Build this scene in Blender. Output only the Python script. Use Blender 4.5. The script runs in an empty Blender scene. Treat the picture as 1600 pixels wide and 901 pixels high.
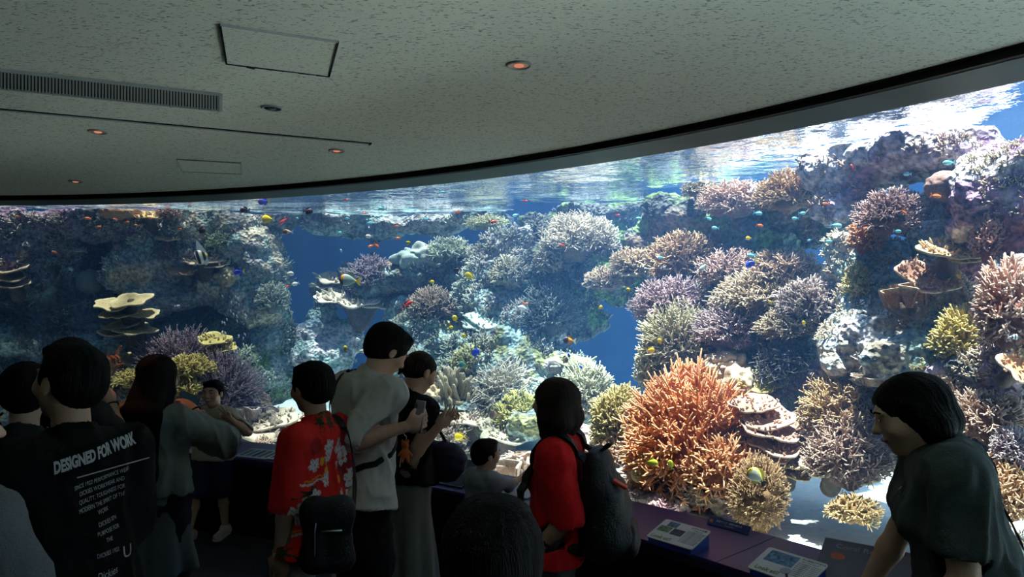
import bpy, bmesh, math, random
import numpy as np
from mathutils import Vector, Matrix, noise as mnoise
from mathutils.bvhtree import BVHTree

# ------------------------------------------------------------------ camera, sky, sun, exposure
F, HZ, HC = 1100.0, 469.0, 1.75
scn = bpy.context.scene
cam_data = bpy.data.cameras.new('camera'); cam = bpy.data.objects.new('camera', cam_data)
scn.collection.objects.link(cam); scn.camera = cam
cam.location = (0, 0, HC); cam.rotation_euler = (math.pi/2, 0, 0)
cam_data.sensor_width = 36; cam_data.lens = 36*F/1600; cam_data.shift_y = (HZ-450.5)/1600
cam_data.clip_start = 0.05; cam_data.clip_end = 200
scn.view_settings.view_transform = 'Standard'; scn.view_settings.look = 'None'
scn.view_settings.gamma = 1; scn.view_settings.use_curve_mapping = False
scn.view_settings.exposure = 0.88
scn.cycles.use_denoising = True
scn.cycles.max_bounces = 8; scn.cycles.diffuse_bounces = 4; scn.cycles.glossy_bounces = 3
scn.cycles.transparent_max_bounces = 12; scn.cycles.volume_bounces = 0
scn.cycles.sample_clamp_indirect = 6; scn.cycles.sample_clamp_direct = 0
scn.cycles.caustics_reflective = False; scn.cycles.caustics_refractive = False

world = bpy.data.worlds.new('world'); scn.world = world; world.use_nodes = True
wn = world.node_tree; wn.nodes.clear()
wo = wn.nodes.new('ShaderNodeOutputWorld'); wb = wn.nodes.new('ShaderNodeBackground')
sk = wn.nodes.new('ShaderNodeTexSky'); sk.sky_type = 'NISHITA'; sk.sun_disc = False
sk.sun_elevation = math.radians(70); sk.sun_rotation = math.radians(60)
wb.inputs['Strength'].default_value = 0.40
wn.links.new(sk.outputs[0], wb.inputs['Color']); wn.links.new(wb.outputs[0], wo.inputs['Surface'])

SUNDIR = Vector((0.02, 0.02, -1)).normalized()
sun_d = bpy.data.lights.new('sun', 'SUN'); sun_d.energy = 20.0; sun_d.angle = math.radians(1.2); sun_d.color = (1, .94, .84)
sun = bpy.data.objects.new('sun', sun_d); scn.collection.objects.link(sun)
sun.rotation_euler = SUNDIR.to_track_quat('-Z', 'Y').to_euler()

# ------------------------------------------------------------------ helpers
C = scn.collection
CX, CY, R = -4.64, -1.62, 7.84          # centre and radius of the curved window, seen from inside the arc
ZT, ZB, ZCEIL, ZW = 2.594, 0.58, 2.63, 2.70   # window head, counter, ceiling, water level
SAND = 0.46

def P(px, py, Y):
    return Vector(((px-800)/F*Y, Y, HC+(HZ-py)/F*Y))
def PZ(px, py, z):
    return P(px, py, (z-HC)*F/(HZ-py))
def glassY(px, r=R):
    d = (px-800)/F
    a = d*d+1; b = 2*(-d*CX-CY); c = CX*CX+CY*CY-r*r
    return (-b+math.sqrt(b*b-4*a*c))/(2*a)
def polar(ang, r, z=0):
    return Vector((CX+r*math.cos(ang), CY+r*math.sin(ang), z))

def link(o, parent=None):
    C.objects.link(o)
    if parent is not None: o.parent = parent
    return o
def tag(o, label=None, cat=None, group=None, kind=None):
    if label: o['label'] = label
    if cat: o['category'] = cat
    if group: o['group'] = group
    if kind: o['kind'] = kind
    return o
def empty(name, loc=(0,0,0), rz=0):
    o = bpy.data.objects.new(name, None); C.objects.link(o); o.location = loc; o.rotation_euler = (0,0,rz)
    o.empty_display_size = .05
    return o
def mesh_np(name, V, Fq, mat=None, parent=None, smooth=True, attrs=None, loc=None):
    """V (n,3), Fq list/array of quads or list of tuples"""
    me = bpy.data.meshes.new(name)
    V = np.asarray(V, dtype=np.float32)
    if isinstance(Fq, np.ndarray):
        k = Fq.shape[1]; nf = len(Fq)
        me.vertices.add(len(V)); me.vertices.foreach_set('co', V.ravel())
        me.loops.add(nf*k); me.loops.foreach_set('vertex_index', Fq.astype(np.int32).ravel())
        me.polygons.add(nf); me.polygons.foreach_set('loop_start', np.arange(0, nf*k, k, dtype=np.int32))
        me.polygons.foreach_set('loop_total', np.full(nf, k, dtype=np.int32))
        me.update(calc_edges=True); me.validate()
    else:
        me.from_pydata([tuple(v) for v in V], [], [tuple(int(i) for i in f) for f in Fq]); me.update()
    if smooth: me.polygons.foreach_set('use_smooth', np.ones(len(me.polygons), dtype=bool))
    if attrs:
        for k_, a in attrs.items():
            a = np.asarray(a, dtype=np.float32)
            if len(a) != len(me.vertices): continue
            if a.ndim == 1:
                at = me.attributes.new(k_, 'FLOAT', 'POINT'); at.data.foreach_set('value', a)
            else:
                if a.shape[1] == 3: a = np.concatenate([a, np.ones((len(a),1), np.float32)], 1)
                at = me.attributes.new(k_, 'FLOAT_COLOR', 'POINT'); at.data.foreach_set('color', a.ravel())
    if mat: me.materials.append(mat)
    o = bpy.data.objects.new(name, me); link(o, parent)
    if loc is not None: o.location = loc
    return o
def bm_obj(name, bm, mat=None, parent=None, smooth=False):
    bmesh.ops.recalc_face_normals(bm, faces=bm.faces)
    me = bpy.data.meshes.new(name); bm.to_mesh(me); bm.free()
    if smooth: me.polygons.foreach_set('use_smooth', np.ones(len(me.polygons), dtype=bool))
    if mat: me.materials.append(mat)
    o = bpy.data.objects.new(name, me); link(o, parent); return o
def add_box(bm, c, s, rot=None, bevel=0):
    r = bmesh.ops.create_cube(bm, size=1)
    vs = r['verts']
    bmesh.ops.scale(bm, vec=s, verts=vs)
    if bevel:
        es = list({e for v in vs for e in v.link_edges})
        rr = bmesh.ops.bevel(bm, geom=es, offset=bevel, segments=2, affect='EDGES', profile=.5)
        vs = list({v for f in rr['faces'] for v in f.verts} | {v for v in vs if v.is_valid})
    if rot is not None: bmesh.ops.transform(bm, matrix=rot.to_4x4(), verts=vs)
    bmesh.ops.translate(bm, vec=c, verts=vs)
    return vs
def tube_mesh(pts, rad, n=8, closed_ends=True):
    """tube through points, radius scalar or list -> V, F(list)"""
    pts = [Vector(p) for p in pts]
    if not hasattr(rad, '__len__'): rad = [rad]*len(pts)
    V, Fc = [], []
    up = Vector((0,0,1))
    prevn = None
    for i, p in enumerate(pts):
        t = (pts[min(i+1,len(pts)-1)]-pts[max(i-1,0)])
        if t.length < 1e-9: t = Vector((0,0,1))
        t.normalize()
        if prevn is None:
            a = t.cross(up)
            if a.length < .1: a = t.cross(Vector((1,0,0)))
            a.normalize()
        else:
            a = prevn - t*prevn.dot(t)
            if a.length < 1e-6: a = t.cross(up)
            a.normalize()
        prevn = a; b = t.cross(a)
        for k in range(n):
            th = 2*math.pi*k/n
            V.append(p+(a*math.cos(th)+b*math.sin(th))*rad[i])
    for i in range(len(pts)-1):
        for k in range(n):
            k2 = (k+1)%n
            Fc.append((i*n+k, i*n+k2, (i+1)*n+k2, (i+1)*n+k))
    if closed_ends:
        Fc.append(tuple(range(n-1,-1,-1))); Fc.append(tuple((len(pts)-1)*n+k for k in range(n)))
    return V, Fc
def tube_obj(name, pts, rad, mat, parent=None, n=8):
    V, Fc = tube_mesh(pts, rad, n)
    return mesh_np(name, V, Fc, mat, parent)
def smooth_path(pts, sub=6):
    """catmull-rom"""
    pts = [Vector(p) for p in pts]; out = []
    for i in range(len(pts)-1):
        p0 = pts[max(i-1,0)]; p1 = pts[i]; p2 = pts[i+1]; p3 = pts[min(i+2,len(pts)-1)]
        for k in range(sub):
            t = k/sub
            out.append(.5*((2*p1)+(p2-p0)*t+(2*p0-5*p1+4*p2-p3)*t*t+(-p0+3*p1-3*p2+p3)*t**3))
    out.append(pts[-1]); return out
def set_origin(root, loc):
    """move the origin of a parentless mesh root and keep everything in place"""
    loc = Vector(loc)
    root.data.transform(Matrix.Translation(-loc)); root.location = loc

# ------------------------------------------------------------------ materials
def mat_nodes(name):
    m = bpy.data.materials.new(name); m.use_nodes = True
    nt = m.node_tree; nt.nodes.clear()
    out = nt.nodes.new('ShaderNodeOutputMaterial')
    return m, nt, out
def _col(c): return (c[0], c[1], c[2], 1)
def pbr(name, col, rough=.7, spec=.3, bump=0, scale=40, var=0, metal=0, attr=None, tipcol=None, coat=0, sheen=0, coords='Object', aniso=None, detail=3, trans=0):
    """principled with noise colour variation and bump; attr: vertex factor towards tipcol; attr 'col': vertex colours"""
    m, nt, out = mat_nodes(name); N = nt.nodes; L = nt.links
    b = N.new('ShaderNodeBsdfPrincipled'); L.new(b.outputs[0], out.inputs[0])
    b.inputs['Roughness'].default_value = rough; b.inputs['Metallic'].default_value = metal
    b.inputs['Specular IOR Level'].default_value = spec
    if sheen: b.inputs['Sheen Weight'].default_value = sheen
    if coat: b.inputs['Coat Weight'].default_value = coat
    src = None
    if attr == 'col':
        a = N.new('ShaderNodeAttribute'); a.attribute_name = 'col'; src = a.outputs['Color']
    elif attr:
        a = N.new('ShaderNodeAttribute'); a.attribute_name = attr
        mx = N.new('ShaderNodeMix'); mx.data_type = 'RGBA'; mx.inputs[6].default_value = _col(col); mx.inputs[7].default_value = _col(tipcol)
        L.new(a.outputs['Fac'], mx.inputs[0]); src = mx.outputs[2]
    if var or bump:
        tc = N.new('ShaderNodeTexCoord'); nz = N.new('ShaderNodeTexNoise'); nz.inputs['Scale'].default_value = scale; nz.inputs['Detail'].default_value = detail
        vec = tc.outputs[coords]
        if aniso:
            mp = N.new('ShaderNodeMapping'); mp.inputs['Scale'].default_value = aniso; L.new(vec, mp.inputs[0]); vec = mp.outputs[0]
        L.new(vec, nz.inputs['Vector'])
        if var:
            mr = N.new('ShaderNodeMapRange'); mr.inputs[1].default_value = .3; mr.inputs[2].default_value = .7
            mr.inputs[3].default_value = 1-var; mr.inputs[4].default_value = 1+var*.6
            L.new(nz.outputs[0], mr.inputs[0])
            mm = N.new('ShaderNodeVectorMath'); mm.operation = 'SCALE'
            if src is None: mm.inputs[0].default_value = col[:3]
            else: L.new(src, mm.inputs[0])
            L.new(mr.outputs[0], mm.inputs['Scale']); src = mm.outputs[0]
        if bump:
            bp = N.new('ShaderNodeBump'); bp.inputs['Strength'].default_value = bump; bp.inputs['Distance'].default_value = .01
            L.new(nz.outputs[0], bp.inputs['Height']); L.new(bp.outputs[0], b.inputs['Normal'])
    if src is not None: L.new(src, b.inputs['Base Color'])
    else: b.inputs['Base Color'].default_value = _col(col)
    return m
def emis(name, col, s):
    m, nt, out = mat_nodes(name); e = nt.nodes.new('ShaderNodeEmission'); e.inputs[0].default_value = _col(col); e.inputs[1].default_value = s
    nt.links.new(e.outputs[0], out.inputs[0]); return m

# ------------------------------------------------------------------ implicit surfaces (surface nets)
def _seg(Pm, a, b):
    a = np.array(a, np.float32); b = np.array(b, np.float32); ab = b-a
    L2 = float(ab@ab)+1e-12
    t = np.clip(((Pm-a)@ab)/L2, 0, 1)
    return t, Pm-a-t[...,None]*ab
class Sdf:
    """smooth union of tapered capsules and ellipsoids on a grid"""
    def __init__(s, res): s.res = res; s.items = []
    def cap(s, a, b, ra, rb=None, k=.02, flat=None, op='add'):
        """flat=(axis vector, factor): section squashed along the axis"""
        s.items.append(('c', Vector(a), Vector(b), ra, ra if rb is None else rb, k, flat, op)); return s
    def chain(s, pts, rads, k=.02, flat=None):
        for i in range(len(pts)-1): s.cap(pts[i], pts[i+1], rads[i], rads[i+1], k, flat)
        return s
    def ell(s, c, r, rot=None, k=.02, op='add'):
        s.items.append(('e', Vector(c), Vector(r) if hasattr(r,'__len__') else Vector((r,r,r)), rot, None, k, None, op)); return s
    def plane(s, p, n):
        """keep the side the normal points to"""
        s.items.append(('p', Vector(p), Vector(n).normalized(), None, None, .012, None, 'plane')); return s
    def bounds(s):
        lo = Vector((1e9,)*3); hi = Vector((-1e9,)*3)
        for it in s.items:
            if it[-1] != 'add': continue
            l, h = s._bb(it)
            lo = Vector(map(min, lo, l)); hi = Vector(map(max, hi, h))
        return lo, hi
    def _bb(s, it, pad=0):
        if it[0] == 'c':
            r = max(it[3], it[4])*(1/min(1, it[6][1]) if it[6] and it[6][1] > 1 else 1)*1.02+pad
            l = Vector(map(min, it[1], it[2]))-Vector((r,)*3); h = Vector(map(max, it[1], it[2]))+Vector((r,)*3)
        else:
            r = max(it[2])+pad if it[3] is not None else None
            rr = Vector((r,)*3) if r is not None else it[2]+Vector((pad,)*3)
            l = it[1]-rr; h = it[1]+rr
        return l, h
    def mesh(s, warp=None):
        res = s.res; lo, hi = s.bounds(); pad = 3*res
        lo = np.array(lo)-pad; hi = np.array(hi)+pad
        n = np.ceil((hi-lo)/res).astype(int)+1
        D = np.full(tuple(n), 1.0, np.float32)
        ax = [lo[i]+np.arange(n[i])*res for i in range(3)]
        for it in s.items:
            if it[-1] == 'plane':
                pn = np.array(it[2], np.float32); off = float(Vector(it[1])@it[2]) if False else float(it[1].dot(it[2]))
                pd = off-(ax[0][:,None,None]*pn[0]+ax[1][None,:,None]*pn[1]+ax[2][None,None,:]*pn[2])
                D = np.maximum(D, pd.astype(np.float32)); continue
            k = it[5]; l, h = s._bb(it, pad=4*res+k*1.2)
            i0 = np.maximum(((np.array(l)-lo)/res).astype(int), 0); i1 = np.minimum(((np.array(h)-lo)/res).astype(int)+2, n)
            if (i1 <= i0).any(): continue
            sl = tuple(slice(i0[i], i1[i]) for i in range(3))
            G = np.stack(np.meshgrid(ax[0][sl[0]], ax[1][sl[1]], ax[2][sl[2]], indexing='ij'), -1).astype(np.float32)
            if warp is not None: G = G+warp(G)
            if it[0] == 'c':
                t, d = _seg(G, it[1], it[2])
                if it[6]:
                    axv = np.array(Vector(it[6][0]).normalized(), np.float32); f = it[6][1]
                    comp = d@axv; d = d+axv*(comp*(1/f-1))[...,None]
                dist = np.sqrt((d*d).sum(-1))-(it[3]+t*(it[4]-it[3]))
                if it[6]: dist = dist*min(1, it[6][1])**.5
            else:
                d = G-np.array(it[1], np.float32)
                if it[3] is not None: d = d@np.array(it[3].to_3x3(), np.float32)
                rr = np.array(it[2], np.float32); q = d/rr
                k0 = np.sqrt((q*q).sum(-1))+1e-9; q2 = d/(rr*rr); k1 = np.sqrt((q2*q2).sum(-1))+1e-9
                dist = k0*(k0-1)/k1
            cur = D[sl]
            if it[-1] == 'add':
                hh = np.clip(.5+.5*(cur-dist)/k, 0, 1); D[sl] = cur*(1-hh)+dist*hh-k*hh*(1-hh)
            else:
                dist = -dist; hh = np.clip(.5+.5*(dist-cur)/k, 0, 1); D[sl] = cur*(1-hh)+dist*hh+k*hh*(1-hh)
        return surface_nets(D, lo, res)
def surface_nets(D, lo, res):
    S = D < 0; nx, ny, nz = D.shape
    c = np.zeros((nx-1,ny-1,nz-1), np.int8)
    for dx in (0,1):
        for dy in (0,1):
            for dz in (0,1): c += S[dx:nx-1+dx, dy:ny-1+dy, dz:nz-1+dz]
    act = np.argwhere((c > 0) & (c < 8))
    idx = -np.ones((nx-1,ny-1,nz-1), np.int32); idx[tuple(act.T)] = np.arange(len(act))
    acc = np.zeros((len(act),3), np.float32); cnt = np.zeros(len(act), np.float32)
    cor = [(dx,dy,dz) for dx in (0,1) for dy in (0,1) for dz in (0,1)]
    for a in cor:
        for ax in range(3):
            if a[ax]: continue
            b = list(a); b[ax] = 1
            da = D[tuple((act+a).T)]; db = D[tuple((act+b).T)]
            m = (da < 0) != (db < 0)
            t = np.where(m, da/np.where(m, da-db, 1), 0)
            p = np.tile(np.array(a, np.float32), (len(act),1)); p[:,ax] = t
            acc[m] += p[m]; cnt[m] += 1
    V = lo+res*(act+acc/cnt[:,None])
    Fs = []
    for ax in range(3):
        sl0 = [slice(None)]*3; sl1 = [slice(None)]*3; sl0[ax] = slice(0,-1); sl1[ax] = slice(1,None)
        A = S[tuple(sl0)]; B = S[tuple(sl1)]
        e = np.argwhere(A != B)
        u, v = (ax+1)%3, (ax+2)%3
        e = e[(e[:,u] > 0) & (e[:,v] > 0) & (e[:,u] < D.shape[u]-1) & (e[:,v] < D.shape[v]-1)]
        def g(du, dv):
            q = e.copy(); q[:,u] += du; q[:,v] += dv; return idx[tuple(q.T)]
        quad = np.stack([g(-1,-1), g(0,-1), g(0,0), g(-1,0)], 1)
        flip = ~A[tuple(e.T)]
        quad[flip] = quad[flip][:, ::-1]
        Fs.append(quad)
    Fq = np.concatenate(Fs)
    Fq = Fq[(Fq >= 0).all(1)]
    return V.astype(np.float32), Fq
def lap_smooth(V, Fq, it=1, w=.5):
    E = np.concatenate([Fq[:,[0,1]], Fq[:,[1,2]], Fq[:,[2,3]], Fq[:,[3,0]]])
    for _ in range(it):
        S_ = np.zeros_like(V); n = np.zeros(len(V), np.float32)
        for a, b in ((0,1),(1,0)):
            for c_ in range(3): S_[:,c_] += np.bincount(E[:,a], V[E[:,b],c_], len(V))
            n += np.bincount(E[:,a], minlength=len(V))
        V = V*(1-w)+w*S_/np.maximum(n,1)[:,None]
    return V
def vnormals(V, Fq):
    n = np.cross(V[Fq[:,2]]-V[Fq[:,0]], V[Fq[:,3]]-V[Fq[:,1]])
    N_ = np.zeros_like(V)
    for c_ in range(4):
        for a in range(3): N_[:,a] += np.bincount(Fq[:,c_], n[:,a], len(V))
    return N_/(np.linalg.norm(N_, axis=1)[:,None]+1e-12)
def vnoise(Pm, seed=0):
    """cheap smooth value noise, vectorised, -1..1"""
    Pi = np.floor(Pm).astype(np.int64); f = (Pm-Pi).astype(np.float32); f = f*f*(3-2*f)
    def h(ix, iy, iz):
        n = (ix*374761393+iy*668265263+iz*2147483647+seed*974634777) & 0x7fffffff
        n = ((n ^ (n >> 13))*1274126177) & 0x7fffffff
        n = (n ^ (n >> 16)) & 0xffff
        return n.astype(np.float32)/32767.5-1
    r = 0
    for dx in (0,1):
        for dy in (0,1):
            for dz in (0,1):
                w = (f[...,0] if dx else 1-f[...,0])*(f[...,1] if dy else 1-f[...,1])*(f[...,2] if dz else 1-f[...,2])
                r = r+w*h(Pi[...,0]+dx, Pi[...,1]+dy, Pi[...,2]+dz)
    return r
def fbm(Pm, oct_=4, seed=0, gain=.5):
    r = 0; a = 1
    for o in range(oct_):
        r = r+a*vnoise(Pm*(2**o), seed+o*17); a *= gain
    return r
# ------------------------------------------------------------------ room shell
A0, A1 = math.radians(0), math.radians(122)
NA = 96
angs = [A0+(A1-A0)*i/NA for i in range(NA+1)]
def arc_band(name, r0, z0, r1, z1, mat, a0=A0, a1=A1, thick=None, kind='structure', smooth=True, parent=None, n=NA):
    """surface between two arcs; thick: closes into a solid ring section list [(r,z),...]"""
    prof = thick if thick else [(r0,z0),(r1,z1)]
    V = []; Fc = []
    m = len(prof)
    for i in range(n+1):
        a = a0+(a1-a0)*i/n
        for r, z in prof: V.append(polar(a, r, z))
    for i in range(n):
        for k in range(m if thick else m-1):
            k2 = (k+1)%m
            Fc.append((i*m+k, i*m+k2, (i+1)*m+k2, (i+1)*m+k))
    if thick:
        Fc.append(tuple(range(m))); Fc.append(tuple(n*m+k for k in range(m-1,-1,-1)))
    bm = bmesh.new(); vs = [bm.verts.new(v) for v in V]
    for f in Fc: bm.faces.new([vs[i] for i in f])
    o = bm_obj(name, bm, mat, parent, smooth=False)
    if kind: o['kind'] = kind
    return o

# ceiling board: grey-green with short dark fissures
m_ceil, nt, out = mat_nodes('ceiling_board'); N = nt.nodes; L = nt.links
b = N.new('ShaderNodeBsdfPrincipled'); L.new(b.outputs[0], out.inputs[0]); b.inputs['Roughness'].default_value = .9; b.inputs['Specular IOR Level'].default_value = .1
tc = N.new('ShaderNodeTexCoord'); mp = N.new('ShaderNodeMapping'); mp.inputs['Scale'].default_value = (52, 130, 1); mp.inputs['Rotation'].default_value = (0,0,.12)
L.new(tc.outputs['Object'], mp.inputs[0])
nz = N.new('ShaderNodeTexNoise'); nz.inputs['Scale'].default_value = 1.0; nz.inputs['Detail'].default_value = 3; nz.inputs['Roughness'].default_value = .6; L.new(mp.outputs[0], nz.inputs['Vector'])
cr = N.new('ShaderNodeValToRGB'); L.new(nz.outputs[0], cr.inputs[0])
cr.color_ramp.elements[0].position = .36; cr.color_ramp.elements[0].color = (.26,.28,.25,1)
cr.color_ramp.elements[1].position = .41; cr.color_ramp.elements[1].color = (.80,.80,.70,1)
L.new(cr.outputs[0], b.inputs['Base Color'])
bp = N.new('ShaderNodeBump'); bp.inputs['Strength'].default_value = .5; bp.inputs['Distance'].default_value = .004; L.new(nz.outputs[0], bp.inputs['Height']); L.new(bp.outputs[0], b.inputs['Normal'])

m_floor = pbr('dark_carpet', (.035,.045,.055), .95, .1, .4, 60, .3)
m_wall = pbr('dark_wall', (.03,.03,.032), .8, .2, .1, 8, .2)
m_black = pbr('black_dado', (.008,.008,.010), .6, .2)
m_soffit = pbr('teal_soffit', (.11,.16,.16), .55, .3, 0, 3, .15)
m_lip = pbr('black_lip', (.006,.008,.008), .6, .2)
m_counter = pbr('blue_counter', (.045,.04,.17), .38, .45, 0, 2, .05)
m_counter2 = pbr('blue_counter_edge', (.02,.02,.08), .4, .4)

def room_poly(name, z0, z1, mat, rr):
    pts = [polar(a, rr, 0) for a in angs]+[Vector((polar(A1,rr).x, -4.6, 0)), Vector((polar(A0,rr).x, -4.6, 0))]
    bm = bmesh.new(); lo = [bm.verts.new((p.x,p.y,z0)) for p in pts]; hi = [bm.verts.new((p.x,p.y,z1)) for p in pts]
    n = len(pts); bm.faces.new(lo[::-1]); bm.faces.new(hi)
    for i in range(n): bm.faces.new((lo[i], lo[(i+1)%n], hi[(i+1)%n], hi[i]))
    o = bm_obj(name, bm, mat); o['kind'] = 'structure'; return o
RL = R-.264
floor_o = room_poly('floor', -.1, 0, m_floor, R-.4)
ceil_o = room_poly('ceiling', ZCEIL, ZCEIL+.12, m_ceil, RL+.02)
xl, xr = polar(A1, R).x, polar(A0, R).x
bm = bmesh.new(); add_box(bm, ((xl+xr)/2, -4.65, 1.4), (xr-xl+.4, .1, 2.9)); o = bm_obj('wall_back', bm, m_wall); o['kind'] = 'structure'
ly = polar(A1, R).y
bm = bmesh.new(); add_box(bm, (xl-.05, (ly-4.6)/2, 1.4), (.1, ly+4.6+.1, 2.9)); o = bm_obj('wall_left', bm, m_wall); o['kind'] = 'structure'
bm = bmesh.new(); add_box(bm, (xr+.05, (-4.6-1.62)/2, 1.4), (.1, 3.0, 2.9)); o = bm_obj('wall_right', bm, m_wall); o['kind'] = 'structure'
# lip, soffit, fascia over the water
arc_band('trim_1', 0,0,0,0, m_lip, thick=[(RL-.012,ZT+.002),(RL+.02,ZT+.002),(RL+.02,ZCEIL+.02),(RL-.012,ZCEIL+.02)])
arc_band('trim_2', 0,0,0,0, m_soffit, thick=[(RL+.02,ZT),(R+.06,ZT),(R+.06,ZW+.08),(RL+.02,ZW+.08)])
arc_band('trim_3', 0,0,0,0, m_lip, thick=[(RL-.03,ZCEIL-.006),(RL-.013,ZCEIL-.006),(RL-.013,ZCEIL+.01),(RL-.03,ZCEIL+.01)])
# dado and counter
RF = R-.52
counter = empty('counter', polar(math.radians(50), RF+.2, 0)); tag(counter, 'long dark blue counter curving along the foot of the aquarium window', 'counter')
def at_counter(o): o.parent = counter; o.location = -counter.location; return o
seg = 9
at_counter(arc_band('front_panel', 0,0,0,0, m_black, thick=[(RF+.03,.001),(R-.002,.001),(R-.002,ZB-.045),(RF+.03,ZB-.045)], kind=None))
arc_band('trim_4', 0,0,0,0, m_black, thick=[(R,-.05),(R+.05,-.05),(R+.05,ZB-.041),(R,ZB-.041)])
at_counter(arc_band('edge_strip', 0,0,0,0, m_counter2, thick=[(RF-.005,ZB-.05),(RF+.03,ZB-.05),(RF+.03,ZB-.012),(RF-.005,ZB-.012)], kind=None))
for i in range(seg):
    a0 = A0+(A1-A0)*i/seg; a1 = A0+(A1-A0)*(i+1)/seg-.0006
    at_counter(arc_band('top_panel', 0,0,0,0, m_counter, a0=a0, a1=a1, thick=[(RF,ZB-.044),(R-.002,ZB-.044),(R-.002,ZB),(RF,ZB)], kind=None, n=14))
# window pane
m_glass, nt, out = mat_nodes('acrylic'); N = nt.nodes; L = nt.links
fr = N.new('ShaderNodeFresnel'); fr.inputs[0].default_value = 1.3
tr = N.new('ShaderNodeBsdfTransparent'); tr.inputs[0].default_value = (.97,.985,.99,1)
gl = N.new('ShaderNodeBsdfGlossy'); gl.inputs['Roughness'].default_value = .02
mx = N.new('ShaderNodeMixShader'); ml = N.new('ShaderNodeMath'); ml.operation = 'MULTIPLY'; ml.inputs[1].default_value = .8
L.new(fr.outputs[0], ml.inputs[0]); L.new(ml.outputs[0], mx.inputs[0]); L.new(tr.outputs[0], mx.inputs[1]); L.new(gl.outputs[0], mx.inputs[2]); L.new(mx.outputs[0], out.inputs[0])
arc_band('window_1', 0,0,0,0, m_glass, thick=[(R,ZB-.04),(R+.05,ZB-.04),(R+.05,ZT+.02),(R,ZT+.02)], smooth=True)
# ------------------------------------------------------------------ tank
RO = 12.6
m_tank = pbr('tank_blue', (.008,.03,.10), .8, .1, 0, 2, .1)
m_sand = pbr('coral_sand', (.80,.80,.74), .95, .1, .6, 25, .12)
arc_band('wall_tank', 0,0,0,0, m_tank, a0=-.12, a1=A1+.12, thick=[(RO,-.3),(RO+.2,-.3),(RO+.2,3.2),(RO,3.2)])
for nm, a in (('wall_tank_side', -.12), ('wall_tank_end', A1+.12)):
    p = polar(a, (R+RO)/2, 1.4); bm = bmesh.new()
    add_box(bm, p, (RO-R+.3, .2, 3.6), Matrix.Rotation(a, 3, 'Z')); o = bm_obj(nm, bm, m_tank); o['kind'] = 'structure'
# sand bed
nr, na = 60, 200
V = []; 
for i in range(na+1):
    a = -.12+(A1+.24)*i/na
    for j in range(nr+1):
        r = R+.052+(RO-R-.05)*j/nr; p = polar(a, r)
        z = SAND+.06*mnoise.noise((p.x*.9,p.y*.9,0))+.015*mnoise.noise((p.x*5,p.y*5,3))+.02*(j/nr)
        V.append((p.x,p.y,z))
idx = np.arange((na+1)*(nr+1)).reshape(na+1, nr+1)
Fq = np.stack([idx[:-1,:-1].ravel(), idx[1:,:-1].ravel(), idx[1:,1:].ravel(), idx[:-1,1:].ravel()], 1)
o = mesh_np('floor_sand', V, Fq, m_sand); o['kind'] = 'structure'
bm = bmesh.new()
# water body: light scattering and absorbing volume
m_water, nt, out = mat_nodes('water_volume'); N = nt.nodes; L = nt.links
va = N.new('ShaderNodeVolumeAbsorption'); va.inputs['Color'].default_value = (.32,.72,.93,1); va.inputs['Density'].default_value = .23
vs_ = N.new('ShaderNodeVolumeScatter'); vs_.inputs['Color'].default_value = (.13,.36,.85,1); vs_.inputs['Density'].default_value = .068; vs_.inputs['Anisotropy'].default_value = .1
ad = N.new('ShaderNodeAddShader'); L.new(va.outputs[0], ad.inputs[0]); L.new(vs_.outputs[0], ad.inputs[1]); L.new(ad.outputs[0], out.inputs['Volume'])
arc_band('water', 0,0,0,0, m_water, a0=-.115, a1=A1+.115, thick=[(R+.055,.3),(RO-.01,.3),(RO-.01,ZW-.004),(R+.055,ZW-.004)], n=60)
# rippled surface seen from below
m_surf, nt, out = mat_nodes('water_surface'); N = nt.nodes; L = nt.links
tc = N.new('ShaderNodeTexCoord')
mp = N.new('ShaderNodeMapping'); mp.inputs['Scale'].default_value = (1,1,1); L.new(tc.outputs['Object'], mp.inputs[0])
n1 = N.new('ShaderNodeTexNoise'); n1.inputs['Scale'].default_value = 4; n1.inputs['Detail'].default_value = 4; L.new(mp.outputs[0], n1.inputs['Vector'])
bp = N.new('ShaderNodeBump'); bp.inputs['Strength'].default_value = 1; bp.inputs['Distance'].default_value = .035; L.new(n1.outputs[0], bp.inputs['Height'])
gl = N.new('ShaderNodeBsdfGlossy'); gl.inputs['Roughness'].default_value = .03; gl.inputs[0].default_value = (.9,.97,1,1); L.new(bp.outputs[0], gl.inputs['Normal'])
tr = N.new('ShaderNodeBsdfTransparent')
# caustic light pattern put into the transparent colour, not focused by ripples
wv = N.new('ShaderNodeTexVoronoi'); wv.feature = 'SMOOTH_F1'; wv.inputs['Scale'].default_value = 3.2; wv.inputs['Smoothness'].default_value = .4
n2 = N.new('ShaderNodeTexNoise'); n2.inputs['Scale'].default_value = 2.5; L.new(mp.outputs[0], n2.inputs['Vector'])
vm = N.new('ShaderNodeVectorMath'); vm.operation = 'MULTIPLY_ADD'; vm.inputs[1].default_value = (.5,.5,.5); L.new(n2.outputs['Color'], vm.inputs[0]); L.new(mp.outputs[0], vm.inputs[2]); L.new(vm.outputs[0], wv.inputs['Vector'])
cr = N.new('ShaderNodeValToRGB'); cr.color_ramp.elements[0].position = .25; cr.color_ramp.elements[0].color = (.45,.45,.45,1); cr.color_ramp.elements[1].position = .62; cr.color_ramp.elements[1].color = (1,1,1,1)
L.new(wv.outputs['Distance'], cr.inputs[0]); L.new(cr.outputs[0], tr.inputs[0])
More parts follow.
